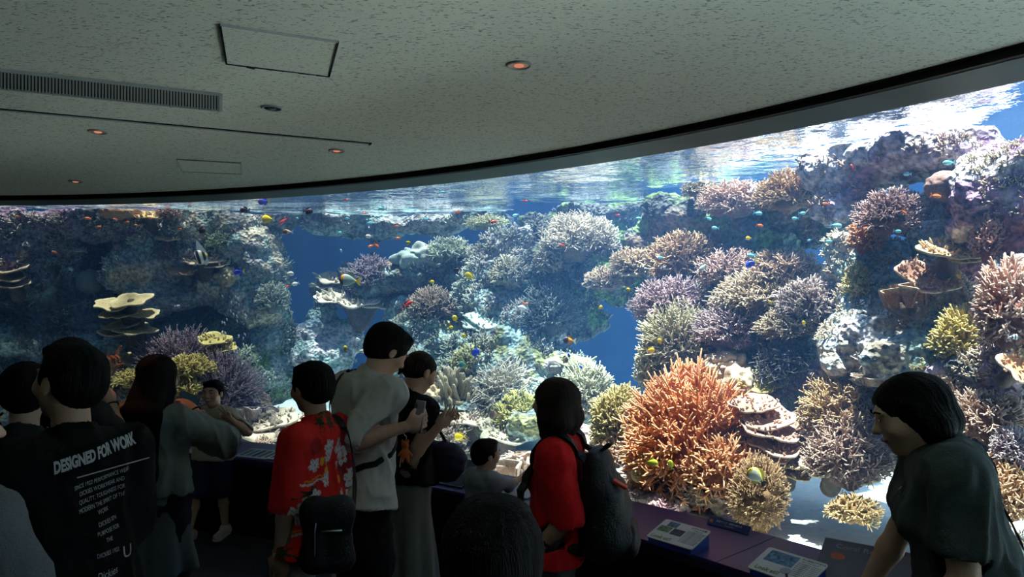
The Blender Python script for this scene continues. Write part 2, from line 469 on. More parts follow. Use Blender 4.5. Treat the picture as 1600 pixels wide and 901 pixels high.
# beyond the critical angle the underside mirrors the tank, near the vertical it lets the sky through
gm = N.new('ShaderNodeNewGeometry'); dt = N.new('ShaderNodeVectorMath'); dt.operation = 'DOT_PRODUCT'; L.new(bp.outputs[0], dt.inputs[0]); L.new(gm.outputs['Incoming'], dt.inputs[1])
ab = N.new('ShaderNodeMath'); ab.operation = 'ABSOLUTE'; L.new(dt.outputs['Value'], ab.inputs[0])
mr = N.new('ShaderNodeMapRange'); mr.inputs[1].default_value = .46; mr.inputs[2].default_value = .82; mr.inputs[3].default_value = .95; mr.inputs[4].default_value = .06; L.new(ab.outputs[0], mr.inputs[0])
mx = N.new('ShaderNodeMixShader'); L.new(mr.outputs[0], mx.inputs[0])
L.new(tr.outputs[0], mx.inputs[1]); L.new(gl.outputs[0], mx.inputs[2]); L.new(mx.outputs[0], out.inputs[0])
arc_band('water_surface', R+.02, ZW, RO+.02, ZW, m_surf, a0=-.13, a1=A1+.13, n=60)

# unseen sheets added to dim the sun over left and middle of the tank
def shade_sheet(name, t, a0, a1, z):
    m, nt, out = mat_nodes('added_shade_sheet'); tr = nt.nodes.new('ShaderNodeBsdfTransparent'); df = nt.nodes.new('ShaderNodeBsdfDiffuse'); df.inputs[0].default_value = (.02,.03,.04,1)
    mx = nt.nodes.new('ShaderNodeMixShader'); mx.inputs[0].default_value = 1-t
    nt.links.new(tr.outputs[0], mx.inputs[1]); nt.links.new(df.outputs[0], mx.inputs[2]); nt.links.new(mx.outputs[0], out.inputs[0])
    arc_band(name, R-.3, z, RO+.6, z, m, a0=math.radians(a0), a1=math.radians(a1), n=30)
shade_sheet('added_shade_left', .21, 74, 130, 3.35)
shade_sheet('added_shade_middle', .46, 58, 74, 3.35)
# ------------------------------------------------------------------ reef rock
def frames(D):
    a = np.cross(D, np.array([.13,.97,.21])); a /= np.linalg.norm(a, axis=-1, keepdims=True)+1e-9
    return a, np.cross(D, a)
def tubes_np(PL, RD, TP, ns=5):
    """PL (m,k,3) polylines, RD (m,k), TP (m,k) -> V,F,tip"""
    m, k, _ = PL.shape
    D = PL[:,-1]-PL[:,0]; D = D/(np.linalg.norm(D, axis=1, keepdims=True)+1e-9)
    a, b_ = frames(D)
    PL = np.concatenate([PL, PL[:,-1:]+D[:,None]*RD[:,-1:,None]*.7], 1); RD = np.concatenate([RD, RD[:,-1:]*.25], 1); TP = np.concatenate([TP, TP[:,-1:]], 1); k += 1
    th = np.arange(ns)*2*np.pi/ns
    ring = a[:,None,:]*np.cos(th)[None,:,None]+b_[:,None,:]*np.sin(th)[None,:,None]
    V = PL[:,:,None,:]+ring[:,None]*RD[:,:,None,None]
    base = np.arange(m)[:,None,None]*(k*ns)+np.arange(k-1)[None,:,None]*ns
    j = np.arange(ns)[None,None,:]; j2 = (j+1)%ns
    Fq = np.stack([base+j, base+j2, base+ns+j2, base+ns+j], -1).reshape(-1,4)
    return V.reshape(-1,3), Fq, np.repeat(TP[:,:,None], ns, 2).ravel()
def at(px, py, d): return P(px, py, glassY(px)+d)
m_rock, nt, out = mat_nodes('reef_rock'); N = nt.nodes; L = nt.links
b = N.new('ShaderNodeBsdfPrincipled'); L.new(b.outputs[0], out.inputs[0]); b.inputs['Roughness'].default_value = .9; b.inputs['Specular IOR Level'].default_value = .1
a = N.new('ShaderNodeAttribute'); a.attribute_name = 'col'
geo = N.new('ShaderNodeNewGeometry')
n1 = N.new('ShaderNodeTexNoise'); n1.inputs['Scale'].default_value = 28; n1.inputs['Detail'].default_value = 4; L.new(geo.outputs['Position'], n1.inputs['Vector'])
v1 = N.new('ShaderNodeTexVoronoi'); v1.inputs['Scale'].default_value = 30; L.new(geo.outputs['Position'], v1.inputs['Vector'])
mr = N.new('ShaderNodeMapRange'); mr.inputs[1].default_value = .35; mr.inputs[2].default_value = .65; mr.inputs[3].default_value = .45; mr.inputs[4].default_value = 1.45; L.new(n1.outputs[0], mr.inputs[0])
mm = N.new('ShaderNodeVectorMath'); mm.operation = 'SCALE'; L.new(a.outputs['Color'], mm.inputs[0]); L.new(mr.outputs[0], mm.inputs['Scale']); L.new(mm.outputs[0], b.inputs['Base Color'])
ad = N.new('ShaderNodeMath'); ad.operation = 'ADD'; L.new(n1.outputs[0], ad.inputs[0]); L.new(v1.outputs['Distance'], ad.inputs[1])
bp = N.new('ShaderNodeBump'); bp.inputs['Strength'].default_value = .9; bp.inputs['Distance'].default_value = .03; L.new(ad.outputs[0], bp.inputs['Height']); L.new(bp.outputs[0], b.inputs['Normal'])

def rock(label, blobs, cols, res=.028, amp=.10, seed=1, name='reef_rock', group=None, growth=.5, gth=.85, gcol=None):
    if gcol is None: gcol = (((.24,.17,.12),(.28,.25,.18)) if blobs[0][0] > 1000 else ((.24,.22,.19),(.26,.30,.24))) if cols[0][0] > .2 else ((.12,.11,.10),(.16,.19,.15))
    if cols[0][0] < .2: growth *= .6
    """blobs: (px,py,behind glass,rx px,ry px). cols: three colours patched by noise"""
    s = Sdf(res)
    for (px,py,d,rx,ry) in blobs:
        Y = glassY(px)+d; k = Y/F; ry_ = (rx+ry)*.5*k*.9
        outw = Vector((P(px,py,Y).x-CX, Y-CY, 0)).normalized(); view = Vector(((px-800)/F,1,0)).normalized()
        sh = ry_*.75; Y2 = Y+sh*view.y; c = P(px,py,Y2); k = Y2/F
        s.ell(c, (rx*k*1.02, ry_, ry*k*1.02), k=.08)
    def warp(G):
        w = amp*np.stack([fbm(G*2.6,3,seed+i*5) for i in range(3)], -1)
        w = w+amp*.28*np.stack([fbm(G*11,2,seed+40+i*5) for i in range(3)], -1)
        return w
    V, Fq = s.mesh(warp)
    V = lap_smooth(V, Fq, 1, .3)
    Nn = vnormals(V, Fq)
    V = V+Nn*(fbm(V*19, 3, seed+90)*.016+np.abs(fbm(V*8, 2, seed+99))*.03)[:,None]
    V[:,2] = np.minimum(V[:,2], ZW-.025+.012*vnoise(V*4, 5))
    V[:,2] = np.maximum(V[:,2], SAND-.05)
    # keep clear of the window
    dr = V[:,:2]-np.array([CX,CY]); rr = np.linalg.norm(dr, axis=1); lim = R+.07
    f = np.where(rr < lim, lim/rr, 1); V[:,:2] = np.array([CX,CY])+dr*f[:,None]
    f2 = fbm(V*3.1, 3, seed+7); f3 = fbm(V*6.3, 3, seed+77)
    cols = [np.array(c) for c in cols]
    w1 = np.clip(f2*2.2+.5, 0, 1)[:,None]; w2 = np.clip(f3*2.5-.1, 0, 1)[:,None]
    col = cols[0]*(1-w1)+cols[1]*w1; col = col*(1-w2)+cols[2]*w2
    o = mesh_np(name, V, Fq, m_rock, attrs={'col': col})
    # tufts of encrusting growth
    rng = np.random.default_rng(seed)
    pxs = (V[:,0]/V[:,1])*F+800
    Nn = vnormals(V, Fq); vis = (Nn*np.stack([-V[:,0], -V[:,1], HC-V[:,2]],1)).sum(1) > -.1
    patch = fbm(V*2.2, 2, seed+300)
    ok = np.where(vis & (Nn[:,2] > -.35) & (patch > -.05) & (V[:,2] < ZW-.10) & (pxs > -60) & (pxs < 1660))[0]
    if growth and len(ok):
        yy = float(np.median(V[ok,1])); kk = yy/F
        n = int(min(len(ok), growth*len(ok)*(res/ (7*kk))**2))
        pk = rng.choice(ok, n, replace=False)
        hgt = (4.6*kk)*(1+.5*vnoise(V[pk]*6, seed))[:,None,None]*rng.uniform(.6,1.3,(n,1,1))
        K = 7
        e = rng.normal(0,.75,(n,K,3))+Nn[pk][:,None]*1.1+np.array([0,0,.45]); e /= np.linalg.norm(e,axis=2,keepdims=True)
        p0 = V[pk][:,None]+rng.normal(0,2.4*kk,(n,K,3))-Nn[pk][:,None]*.01
        tt = np.array([0,.4,.75,1.])
        PL = p0[:,:,None]+e[:,:,None]*(hgt*1.6)[:,:,:,None]*tt[None,None,:,None]
        PL = PL.reshape(-1,4,3); m_ = len(PL)
        Vt, Ft, Tt = tubes_np(PL, np.tile(np.array([1.5,1.3,1.1,.8])*kk*gth,(m_,1)), np.tile(np.array([0,.2,.6,1.]),(m_,1)), ns=4)
        dr = Vt[:,:2]-np.array([CX,CY]); rr = np.linalg.norm(dr, axis=1); f = np.where(rr < R+.07, (R+.07)/rr, 1); Vt[:,:2] = np.array([CX,CY])+dr*f[:,None]
        hue = np.repeat(np.repeat(np.clip(.5+.9*vnoise(V[pk]*1.7, seed+3),0,1), K), 5*4)
        ca = np.array(gcol[0]); cb = np.array(gcol[1]); base = ca[None]*(1-hue[:,None])+cb[None]*hue[:,None]
        ctip = np.clip(base*(1+1.4*Tt[:,None])+.10*Tt[:,None], 0, .95)
        g = mesh_np('coral_growth', Vt, Ft, m_growth, attrs={'col': ctip}); g['kind'] = 'stuff'
    else: g = None
    c0 = V.mean(0); oc = Vector((c0[0], c0[1], V[:,2].min())); set_origin(o, oc)
    if g is not None: g.data.transform(Matrix.Translation(-oc)); g.parent = o
    tag(o, label, 'rock', group); return o
m_growth = pbr('coral_growth', (1,1,1), .85, .12, 0, 10, .25, attr='col')
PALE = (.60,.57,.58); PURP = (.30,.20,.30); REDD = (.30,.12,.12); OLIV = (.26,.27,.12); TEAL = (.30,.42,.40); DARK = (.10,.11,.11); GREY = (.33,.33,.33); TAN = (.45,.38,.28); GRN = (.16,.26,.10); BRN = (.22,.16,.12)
rock('pale lilac rock ridge just under the bright water surface, upper right of the window',
     [(1225,300,1.5,50,22),(1270,285,1.3,55,28),(1310,262,1.05,55,30),(1370,262,1.0,70,42),(1440,245,.95,75,40),(1500,250,.85,70,48),(1320,320,1.0,50,30)], (PALE,(.5,.46,.52),PURP), seed=3, growth=.25)
rock('dark reddish rock wall full of holes at the top right edge of the window',
     [(1545,300,.7,52,62),(1600,290,.62,60,85),(1650,330,.6,60,100),(1530,365,.8,38,40),(1590,395,.7,50,45),(1540,250,.75,45,26),(1600,240,.65,55,24),(1680,215,.6,60,50),(1740,360,.6,90,120),(1860,420,.7,110,130),(1780,600,.5,100,90),(1900,660,.6,120,90),(1600,470,.62,45,45),(1480,300,.9,45,38),(1455,345,1.15,50,50),(1510,410,1.1,50,50),(1470,400,1.2,50,50)], (PURP,REDD,PALE), seed=11, growth=.15)
rock('pale turquoise rock slope between the scroll coral and the long staghorn bank',
     [(1335,420,1.0,50,40),(1380,400,1.0,60,26),(1345,480,.85,50,50),(1390,520,.75,55,50),(1340,550,.75,60,45),(1450,470,.8,60,55),(1440,560,.62,60,40),(1400,450,.9,50,50),(1480,370,.95,60,26)], (TEAL,PALE,TAN), seed=21, growth=.25)
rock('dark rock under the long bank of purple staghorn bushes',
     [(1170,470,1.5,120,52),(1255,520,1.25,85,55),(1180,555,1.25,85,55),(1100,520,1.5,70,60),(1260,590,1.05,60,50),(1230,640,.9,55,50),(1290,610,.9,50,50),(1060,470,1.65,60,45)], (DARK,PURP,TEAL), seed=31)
rock('dark overhanging rock shelf below the sunlit pinkish staghorn on its crest',
     [(1200,350,1.75,110,36),(1110,350,1.85,80,40),(1045,345,1.95,42,44),(1275,345,1.5,70,36),(1020,385,1.95,40,36),(1080,400,1.9,70,30),(1170,400,1.7,80,22)], (DARK,BRN,GRN), seed=41)
rock('purple-brown rock foot carrying the big orange coral near the glass',
     [(1095,690,.62,95,66),(1060,755,.42,55,36),(1130,770,.40,56,36),(1010,752,.40,42,24),(1160,720,.55,50,45),(1025,715,.5,40,32),(1095,640,.78,80,60)], (BRN,PURP,REDD), res=.02, amp=.07, seed=51)
rock('pink encrusted rock ledge lying between backpack and orange coral',
     [(950,712,.55,46,26),(985,745,.42,38,22),(1045,786,.30,44,16),(925,690,.7,40,26),(1005,775,.30,22,14)], ((.55,.38,.36),(.6,.5,.45),PURP), res=.018, amp=.05, seed=57)
rock('violet crusted boulder low at the right edge of the window, beside the dark-haired woman',
     [(1500,585,.6,55,26),(1545,560,.55,56,34),(1600,560,.5,55,50),(1440,610,.62,50,30),(1540,620,.6,60,40)], (PURP,(.4,.32,.4),DARK), res=.022, amp=.06, seed=61)
rock('brown coral rock bank behind the woman at the right edge of the window',
     [(1560,680,.5,80,50),(1500,700,.6,90,60),(1590,760,.35,60,50),(1420,690,.9,70,46),(1350,690,1.0,60,36),(1520,780,.4,60,40),(1310,670,1.05,50,40),(1420,640,.8,60,40)], (BRN,DARK,TAN), res=.024, amp=.07, seed=63)
rock('small grey rock on the white sand in the lower right corner of the window',
     [(1592,852,.12,26,22),(1560,840,.2,20,16)], (GREY,(.4,.42,.4),TEAL), res=.012, amp=.03, seed=67)
rock('tall dark reef column rising to the waterline at the middle of the window',
     [(935,330,2.35,70,20),(865,350,2.3,55,26),(925,385,2.2,70,50),(880,430,2.1,70,60),(960,430,2.0,50,40),(890,490,2.1,50,40)], (DARK,DARK,GRN), seed=71, growth=.3)
rock('pale bluish rock slope running down beside the white staghorn in mid window',
     [(800,390,2.1,36,28),(775,425,2.05,55,34),(820,440,2.0,45,40),(770,480,1.9,60,34),(830,500,1.8,50,44),(745,455,2.0,40,24),(830,375,2.2,40,30)], (TEAL,PALE,GREY), seed=81)
rock('broad dark reef mound behind the finger coral and the thin white staghorn',
     [(760,560,1.6,75,45),(830,570,1.5,70,50),(800,630,1.2,80,44),(720,610,1.2,60,50),(880,590,1.45,50,50),(930,640,1.1,60,42),(690,540,1.7,55,40),(650,590,1.4,60,40),(720,660,.95,70,34),(790,560,1.5,60,50),(860,660,.95,60,28)], (DARK,TEAL,OLIV), seed=91)
rock('dark rock ledge carrying the white plate corals left of mid window',
     [(600,440,2.1,70,28),(670,425,2.1,80,28),(545,460,2.05,50,14),(690,490,1.9,75,36),(640,500,2.0,45,36),(730,420,2.2,50,30)], (DARK,TEAL,BRN), seed=101)
rock('pointed pale rock standing alone in the deep blue water',
     [(512,497,1.9,20,26),(498,525,1.8,34,30),(530,530,1.9,34,26),(505,560,1.7,42,30)], ((.2,.3,.36),PALE,TEAL), seed=111, amp=.07)
rock('long bluish reef ridge touching the waterline behind the open blue water',
     [(425,332,1.75,40,14),(480,338,1.9,45,18),(545,343,2.1,60,16),(620,345,2.3,65,16),(690,343,2.4,60,17),(755,338,2.45,45,16),(640,352,2.35,70,14)], (TEAL,GREY,DARK), seed=121)
rock('light crusted rock slope rising behind the stacked plate corals',
     [(225,385,1.25,40,48),(262,428,1.3,50,34),(215,430,1.15,46,44),(300,455,1.35,60,18),(320,400,1.45,70,32),(385,395,1.55,60,44),(410,440,1.55,50,40),(300,350,1.35,40,34),(360,350,1.45,42,22),(350,455,1.45,70,26),(400,480,1.5,55,22),(255,470,1.2,60,20)], (GREY,(.62,.55,.42),TEAL), seed=131, growth=.22)
rock('purple-grey rock roof along the window top at the left',
     [(60,345,.9,70,26),(130,340,1.0,70,24),(210,345,1.15,60,20),(20,380,.8,50,44),(70,385,1.0,60,26),(-60,350,.8,70,60)], (PURP,GREY,DARK), seed=141)
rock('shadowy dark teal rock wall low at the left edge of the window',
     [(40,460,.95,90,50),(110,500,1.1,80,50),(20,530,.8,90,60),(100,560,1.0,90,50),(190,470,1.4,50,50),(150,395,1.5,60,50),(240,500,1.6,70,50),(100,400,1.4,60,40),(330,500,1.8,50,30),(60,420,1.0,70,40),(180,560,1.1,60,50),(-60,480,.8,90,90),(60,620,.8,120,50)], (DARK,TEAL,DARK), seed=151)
rock('rounded green-blue boulder heap beside the purple bush and deep blue water',
     [(410,540,1.6,50,46),(400,590,1.4,60,46),(370,510,1.65,50,26),(440,580,1.5,30,36),(355,560,1.5,60,60)], (TEAL,DARK,GRN), seed=161)
rock('low dark rock mound beneath the big purple bush',
     [(280,625,.75,110,44),(200,640,.7,80,40),(350,635,.85,80,34),(290,580,.95,80,45)], (DARK,PURP,BRN), seed=171)

# ------------------------------------------------------------------ corals
def dome_dirs(n, rng, zmin=-.25):
    i = np.arange(n)+.5; z = 1-(1-zmin)*i/n; ph = i*2.399963+rng.uniform(0,6)
    s_ = np.sqrt(np.clip(1-z*z,0,1)); D = np.stack([s_*np.cos(ph), s_*np.sin(ph), z], 1)
    D += rng.normal(0,.10,D.shape); return D/np.linalg.norm(D, axis=1, keepdims=True)
coral_mats = {}
def coral_mat(col, tip, rough=.8):
    tip = tuple(.72*t_*(1,.90,.80)[i_] for i_, t_ in enumerate(tip)); col = tuple(t_*(1.05,.94,.84)[i_] for i_, t_ in enumerate(col)); k = (col, tip)
    if k not in coral_mats: coral_mats[k] = pbr('coral_skin', col, rough, .15, .35, 90, .35, attr='tip', tipcol=tip, coords='Object')
    return coral_mats[k]
def finish(name, V, Fq, tip, mat, c, label, cat='coral', group=None, core=None):
    lim = R+.075
    dr = V[:,:2]+np.array(c)[:2]-np.array([CX,CY]); rr = np.linalg.norm(dr, axis=1); f = np.where(rr < lim, lim/rr, 1)
    V[:,:2] = np.array([CX,CY])+dr*f[:,None]-np.array(c)[:2]
    V[:,2] = np.minimum(V[:,2], ZW-.03-c[2])
    o = mesh_np(name, V, Fq, mat, attrs={'tip': tip}, loc=c); tag(o, label, cat, group)
    if core is not None:
        core.parent = o
    return o
def blob_core(c, r, mat, seed, res=None, name='core', lump=.25):
    r = Vector(r); res = res or max(r)/11
    s = Sdf(res); s.ell((0,0,0), r, k=.01)
    V, Fq = s.mesh(); n = V/np.linalg.norm(V, axis=1, keepdims=True)
    V = V+n*(fbm(V/max(r)*2.6, 3, seed)*max(r)*lump)[:,None]
    return mesh_np(name, V, Fq, mat)
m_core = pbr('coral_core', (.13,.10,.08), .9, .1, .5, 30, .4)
def bush(px, py, d, rx, ry, col, tip, label, sp=7.5, th=1.0, twig=3, spread=.75, zmin=-.35, depth=None, name='staghorn_coral', core=.62, long=1.0, seed=None, droop=0, group=None, cat='coral'):
    """branching colony: rx,ry radii in pixels, sp tip spacing in pixels"""
    if rx < 100: sp *= .72
    else: sp *= .85
    Y = glassY(px)+d; k = Y/F; c = P(px, py+ry*.5, Y); rng = np.random.default_rng(seed if seed is not None else int(px*7+py*13))
    A = rx*k; H = ry*k*1.5; B = A*.8*(depth or 1)
    n = int(2*math.pi*rx*ry*1.25/(sp*sp)/max(1,twig*.62))+12
    D = dome_dirs(n, rng, zmin); S = np.array([A,B,H])
    lump = 1+.16*vnoise(D*2.3+px, 3)+rng.normal(0,.05,n)
    tipp = D*S*lump[:,None]
    root = D*S*core*.9*lump[:,None]-np.array([0,0,H*.06])
    up = np.array([0,0,1.])
    k_ = sp*k
    mid = (root+tipp)/2+rng.normal(0,k_*.45*long,(n,3))
    PLs, RDs, TPs = [], [], []
    r0 = k_*.22*th
    ts = np.array([0,.33,.66,1.])
    def curve(p0,p1,p2):
        t = ts[None,:,None]; return (1-t)**2*p0[:,None]+2*t*(1-t)*p1[:,None]+t*t*p2[:,None]
    PLs.append(curve(root, mid, tipp)); RDs.append(np.tile(r0*np.array([1.5,1.25,1.0,.7]), (n,1))); TPs.append(np.tile(np.array([0,.1,.45,1.]), (n,1)))
    for q in range(twig):
        t = rng.uniform(.25,.75,(n,1)); p0 = root*(1-t)+tipp*t
        e = rng.normal(0,1,(n,3)); e -= D*(e*D).sum(1,keepdims=True)*.8; e /= np.linalg.norm(e,axis=1,keepdims=True)
        ln = rng.uniform(.9,1.7,(n,1))*k_*long
        dirv = D*spread+e+up*.25; dirv /= np.linalg.norm(dirv,axis=1,keepdims=True)
        p2 = p0+dirv*ln*1.25; p1 = p0+(dirv+D*.5-up*droop)*ln*.5
        PLs.append(curve(p0,p1,p2)); RDs.append(np.tile(r0*np.array([.95,.85,.75,.55]), (n,1))); TPs.append(np.tile(np.array([.1,.3,.6,1.]), (n,1)))
    PL = np.concatenate(PLs); RD = np.concatenate(RDs); TP = np.concatenate(TPs)
    V, Fq, tp = tubes_np(PL, RD, TP)
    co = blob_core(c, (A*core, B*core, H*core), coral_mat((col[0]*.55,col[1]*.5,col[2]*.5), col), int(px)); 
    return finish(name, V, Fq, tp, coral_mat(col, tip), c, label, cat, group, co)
def disc_np(a, b, rng, n=40, nr=7, wob=.16, th=.02, tilt=.0, dish=.12, seed=0, arc=None):
    """irregular plate with thickness; dish: rim lifted"""
    V = []; tip = []
    for side in (1,0):
        for j in range(nr+1):
            f = j/nr
            for i in range(n):
                t = 2*math.pi*i/n
                w = 1+wob*(mnoise.noise((math.cos(t)*1.6+seed, math.sin(t)*1.6, seed*.37))*1.6+.35*math.sin(t*5+seed))
                x = a*f*w*math.cos(t); y = b*f*w*math.sin(t)
                z = dish*a*f*f+.07*a*mnoise.noise((x/a*2.5+seed, y/a*2.5, 1))*f
                V.append((x, y, z-(0 if side else th*(1-.45*f)))); tip.append(max(0,(f-.82)/.18))
    V = np.array(V, np.float32); m = (nr+1)*n; Fq = []
    for s_ in (0,1):
        for j in range(nr):
            for i in range(n):
                q = [s_*m+j*n+i, s_*m+j*n+(i+1)%n, s_*m+(j+1)*n+(i+1)%n, s_*m+(j+1)*n+i]
                Fq.append(q[::-1] if s_ else q)
    for i in range(n): Fq.append([nr*n+i, nr*n+(i+1)%n, m+nr*n+(i+1)%n, m+nr*n+i])
    return V, np.array(Fq), np.array(tip, np.float32)
def plates(px, py, d, specs, col, tip, label, name='plate_coral', knobs=0, group=None, stalk=True):
    """specs: (dx,dy px, rx px, ry px tall as seen (depth foreshortened), tilt rad, dd)"""
    Y = glassY(px)+d; k = Y/F; c = P(px, py, Y); rng = np.random.default_rng(int(px*3+py))
    Vs, Fs, Ts = [], [], []; off = 0
    specs = [(a_,b_,c_,d_,abs(e_)*.8+(.22 if py < 600 else .08),f_) for a_,b_,c_,d_,e_,f_ in specs]
    for q, (dx,dy,rx,ry,tilt,dd) in enumerate(specs):
        a = rx*k; V, Fq, tp = disc_np(a, a*.75, rng, th=a*.10+.006, seed=px*.13+q*3.7, wob=.2)
        Rm = np.array(Matrix.Rotation(tilt,3,'X') @ Matrix.Rotation(rng.uniform(-.12,.12),3,'Y'))
        o_ = np.array([dx*k, dd, -dy*k]); V = V@Rm.T+o_
        Vs.append(V); Fs.append(Fq+off); Ts.append(tp); off += len(V)
        if knobs:
            n = int(knobs*rx*rx/36)
            t = rng.uniform(0,2*np.pi,n); f = np.sqrt(rng.uniform(0,1,n))*.95
            p0 = np.stack([a*f*np.cos(t), a*.75*f*np.sin(t), .12*a*f*f], 1)
            h = rng.uniform(.5,1.2,n)[:,None]*5.5*k
            e = rng.normal(0,.45,(n,3)); e[:,2] = 1; e[:,:2] += (p0[:,:2]/a)*.8
            PL = p0[:,None]+e[:,None]*h[:,None]*np.array([-.2,.3,.7,1.])[None,:,None]
            Vt, Ft, Tt = tubes_np(PL@Rm.T+o_, np.tile(np.array([1.9,1.7,1.5,1.0])*k,(n,1)), np.tile(np.array([0,.2,.6,1.]),(n,1)))
            Vs.append(Vt); Fs.append(Ft+off); Ts.append(Tt); off += len(Vt)
    core = None
    if stalk:
        s = Sdf(max(.02, specs[0][2]*k/10))
        lo = min(-sp[1] for sp in specs)*k
        for (dx,dy,rx,ry,tilt,dd) in specs:
            s.cap((dx*k*.6, dd+.03, -dy*k-.01), (0, .10, lo-specs[0][2]*k*.7), rx*k*.22, specs[0][2]*k*.34, k=.03)
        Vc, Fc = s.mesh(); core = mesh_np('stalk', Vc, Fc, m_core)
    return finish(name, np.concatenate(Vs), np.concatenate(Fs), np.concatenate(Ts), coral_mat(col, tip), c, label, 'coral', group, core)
def boulder(px, py, d, rx, ry, col, tip, label, lump=.3, name='boulder_coral', seed=1, freq=2.2, cat='coral'):
    Y = glassY(px)+d; k = Y/F; c = P(px, py, Y); r = (rx*k, (rx+ry)*.45*k, ry*k)
    s = Sdf(max(r)/22); s.ell((0,0,0), r, k=.01); V, Fq = s.mesh()
    n = V/np.linalg.norm(V, axis=1, keepdims=True); f = fbm(V/max(r)*freq+seed, 2, seed)
    V = V+n*(np.abs(f)*max(r)*lump)[:,None]
    return finish(name, V, Fq, np.clip(f*2,0,1), coral_mat(col, tip), c, label, cat)
def fingers(px, py, d, rx, ry, col, tip, label, n=60, th=1.0, name='finger_coral', h=30, fl=.35):
    """thick upright rounded fingers growing from a mound"""
    Y = glassY(px)+d; k = Y/F; c = P(px, py+ry, Y); rng = np.random.default_rng(int(px+py))
    x = rng.uniform(-1,1,n); y = rng.uniform(-1,1,n); m = x*x+y*y < 1; x, y = x[m], y[m]; n = len(x)
    base = np.stack([x*rx*k*.8, y*rx*k*.6, (1-x*x-y*y)*ry*k*.9], 1)
    D = np.stack([x*fl, y*fl, np.ones(n)], 1)+rng.normal(0,.14,(n,3)); D /= np.linalg.norm(D,axis=1,keepdims=True)
    hh = rng.uniform(.7,1.2,n)[:,None]*h*k
    PL = base[:,None]+D[:,None]*hh[:,None]*np.array([-.3,.2,.5,.8,1.])[None,:,None]+rng.normal(0,.9*k,(n,5,3))
    V, Fq, tp = tubes_np(PL, np.tile(np.array([3.4,2.9,2.6,2.5,1.9])*k*th,(n,1)), np.tile(np.array([0,0,.2,.5,1.]),(n,1)), ns=7)
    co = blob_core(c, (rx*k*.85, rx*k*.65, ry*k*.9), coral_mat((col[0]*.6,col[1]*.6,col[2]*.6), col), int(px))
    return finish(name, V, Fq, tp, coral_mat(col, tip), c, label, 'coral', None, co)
def lettuce(px, py, d, rx, ry, col, tip, label, n=14, name='lettuce_coral'):
    """upright wavy sheets with pale rims"""
    Y = glassY(px)+d; k = Y/F; c = P(px, py+ry, Y); rng = np.random.default_rng(int(px*2+py))
    Vs, Fs, Ts = [], [], []; off = 0
    for q in range(n):
        cx_, cy_ = rng.uniform(-.8,.8)*rx*k, rng.uniform(-.6,.6)*rx*k; ph = rng.uniform(0,6.3); L_ = rng.uniform(.35,.7)*rx*k
        zz = (1.55*ry*k)*(1-.45*(cx_/(rx*k))**2)*rng.uniform(.75,1.05)
        nu, nv = 26, 6; w = 2.0*k
        ang0 = rng.uniform(0,3.1)
        g = []
        for s_ in (-1,1):
            for iv in range(nv+1):
                v = iv/nv
                for iu in range(nu+1):
                    u = iu/nu*2-1
                    along = u*L_; wav = .30*L_*math.sin(u*5+ph)*(.4+v)+.12*L_*math.sin(u*11+ph*2)*v
                    x = cx_+along*math.cos(ang0)-wav*math.sin(ang0)*1.0; y = cy_+along*math.sin(ang0)+wav*math.cos(ang0)
                    x += -math.sin(ang0)*s_*w*(1-.3*v); y += math.cos(ang0)*s_*w*(1-.3*v)
                    z = zz*v*(1-.25*u*u)+.02*L_
                    g.append((x*(1+.25*v), y*(1+.25*v), z)); Ts.append(max(0,(v-.75)*4))
        m = (nv+1)*(nu+1); W = nu+1
        f = []
        for s_ in (0,1):
            for iv in range(nv):
                for iu in range(nu):
                    a_ = s_*m+iv*W+iu; qd = [a_, a_+1, a_+W+1, a_+W]; f.append(qd if s_ else qd[::-1])
        for iu in range(nu): f.append([nv*W+iu, nv*W+iu+1, m+nv*W+iu+1, m+nv*W+iu])
        for iv in range(nv):
            f.append([iv*W, (iv+1)*W, m+(iv+1)*W, m+iv*W]); f.append([iv*W+nu, m+iv*W+nu, m+(iv+1)*W+nu, (iv+1)*W+nu])
        Vs.append(np.array(g)); Fs.append(np.array(f)+off); off += len(g)
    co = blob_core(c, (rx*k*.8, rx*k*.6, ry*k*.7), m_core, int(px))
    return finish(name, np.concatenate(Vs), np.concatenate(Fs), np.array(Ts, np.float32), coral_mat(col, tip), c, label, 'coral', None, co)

ORA = (.60,.23,.09); ORT = (.92,.55,.34); PUR = (.24,.17,.24); PUT = (.62,.52,.62); BR = (.32,.21,.12); BRT = (.80,.62,.45); OLV = (.34,.30,.10); OLT = (.72,.68,.36)
WH = (.52,.52,.44); WHT = (.92,.92,.85); YL = (.45,.40,.12); YLT = (.85,.80,.35); PK = (.45,.27,.22); PKT = (.9,.70,.6); GRW = (.28,.34,.26); GRT = (.72,.82,.70); LIL = (.36,.34,.42); LIT = (.75,.75,.85)
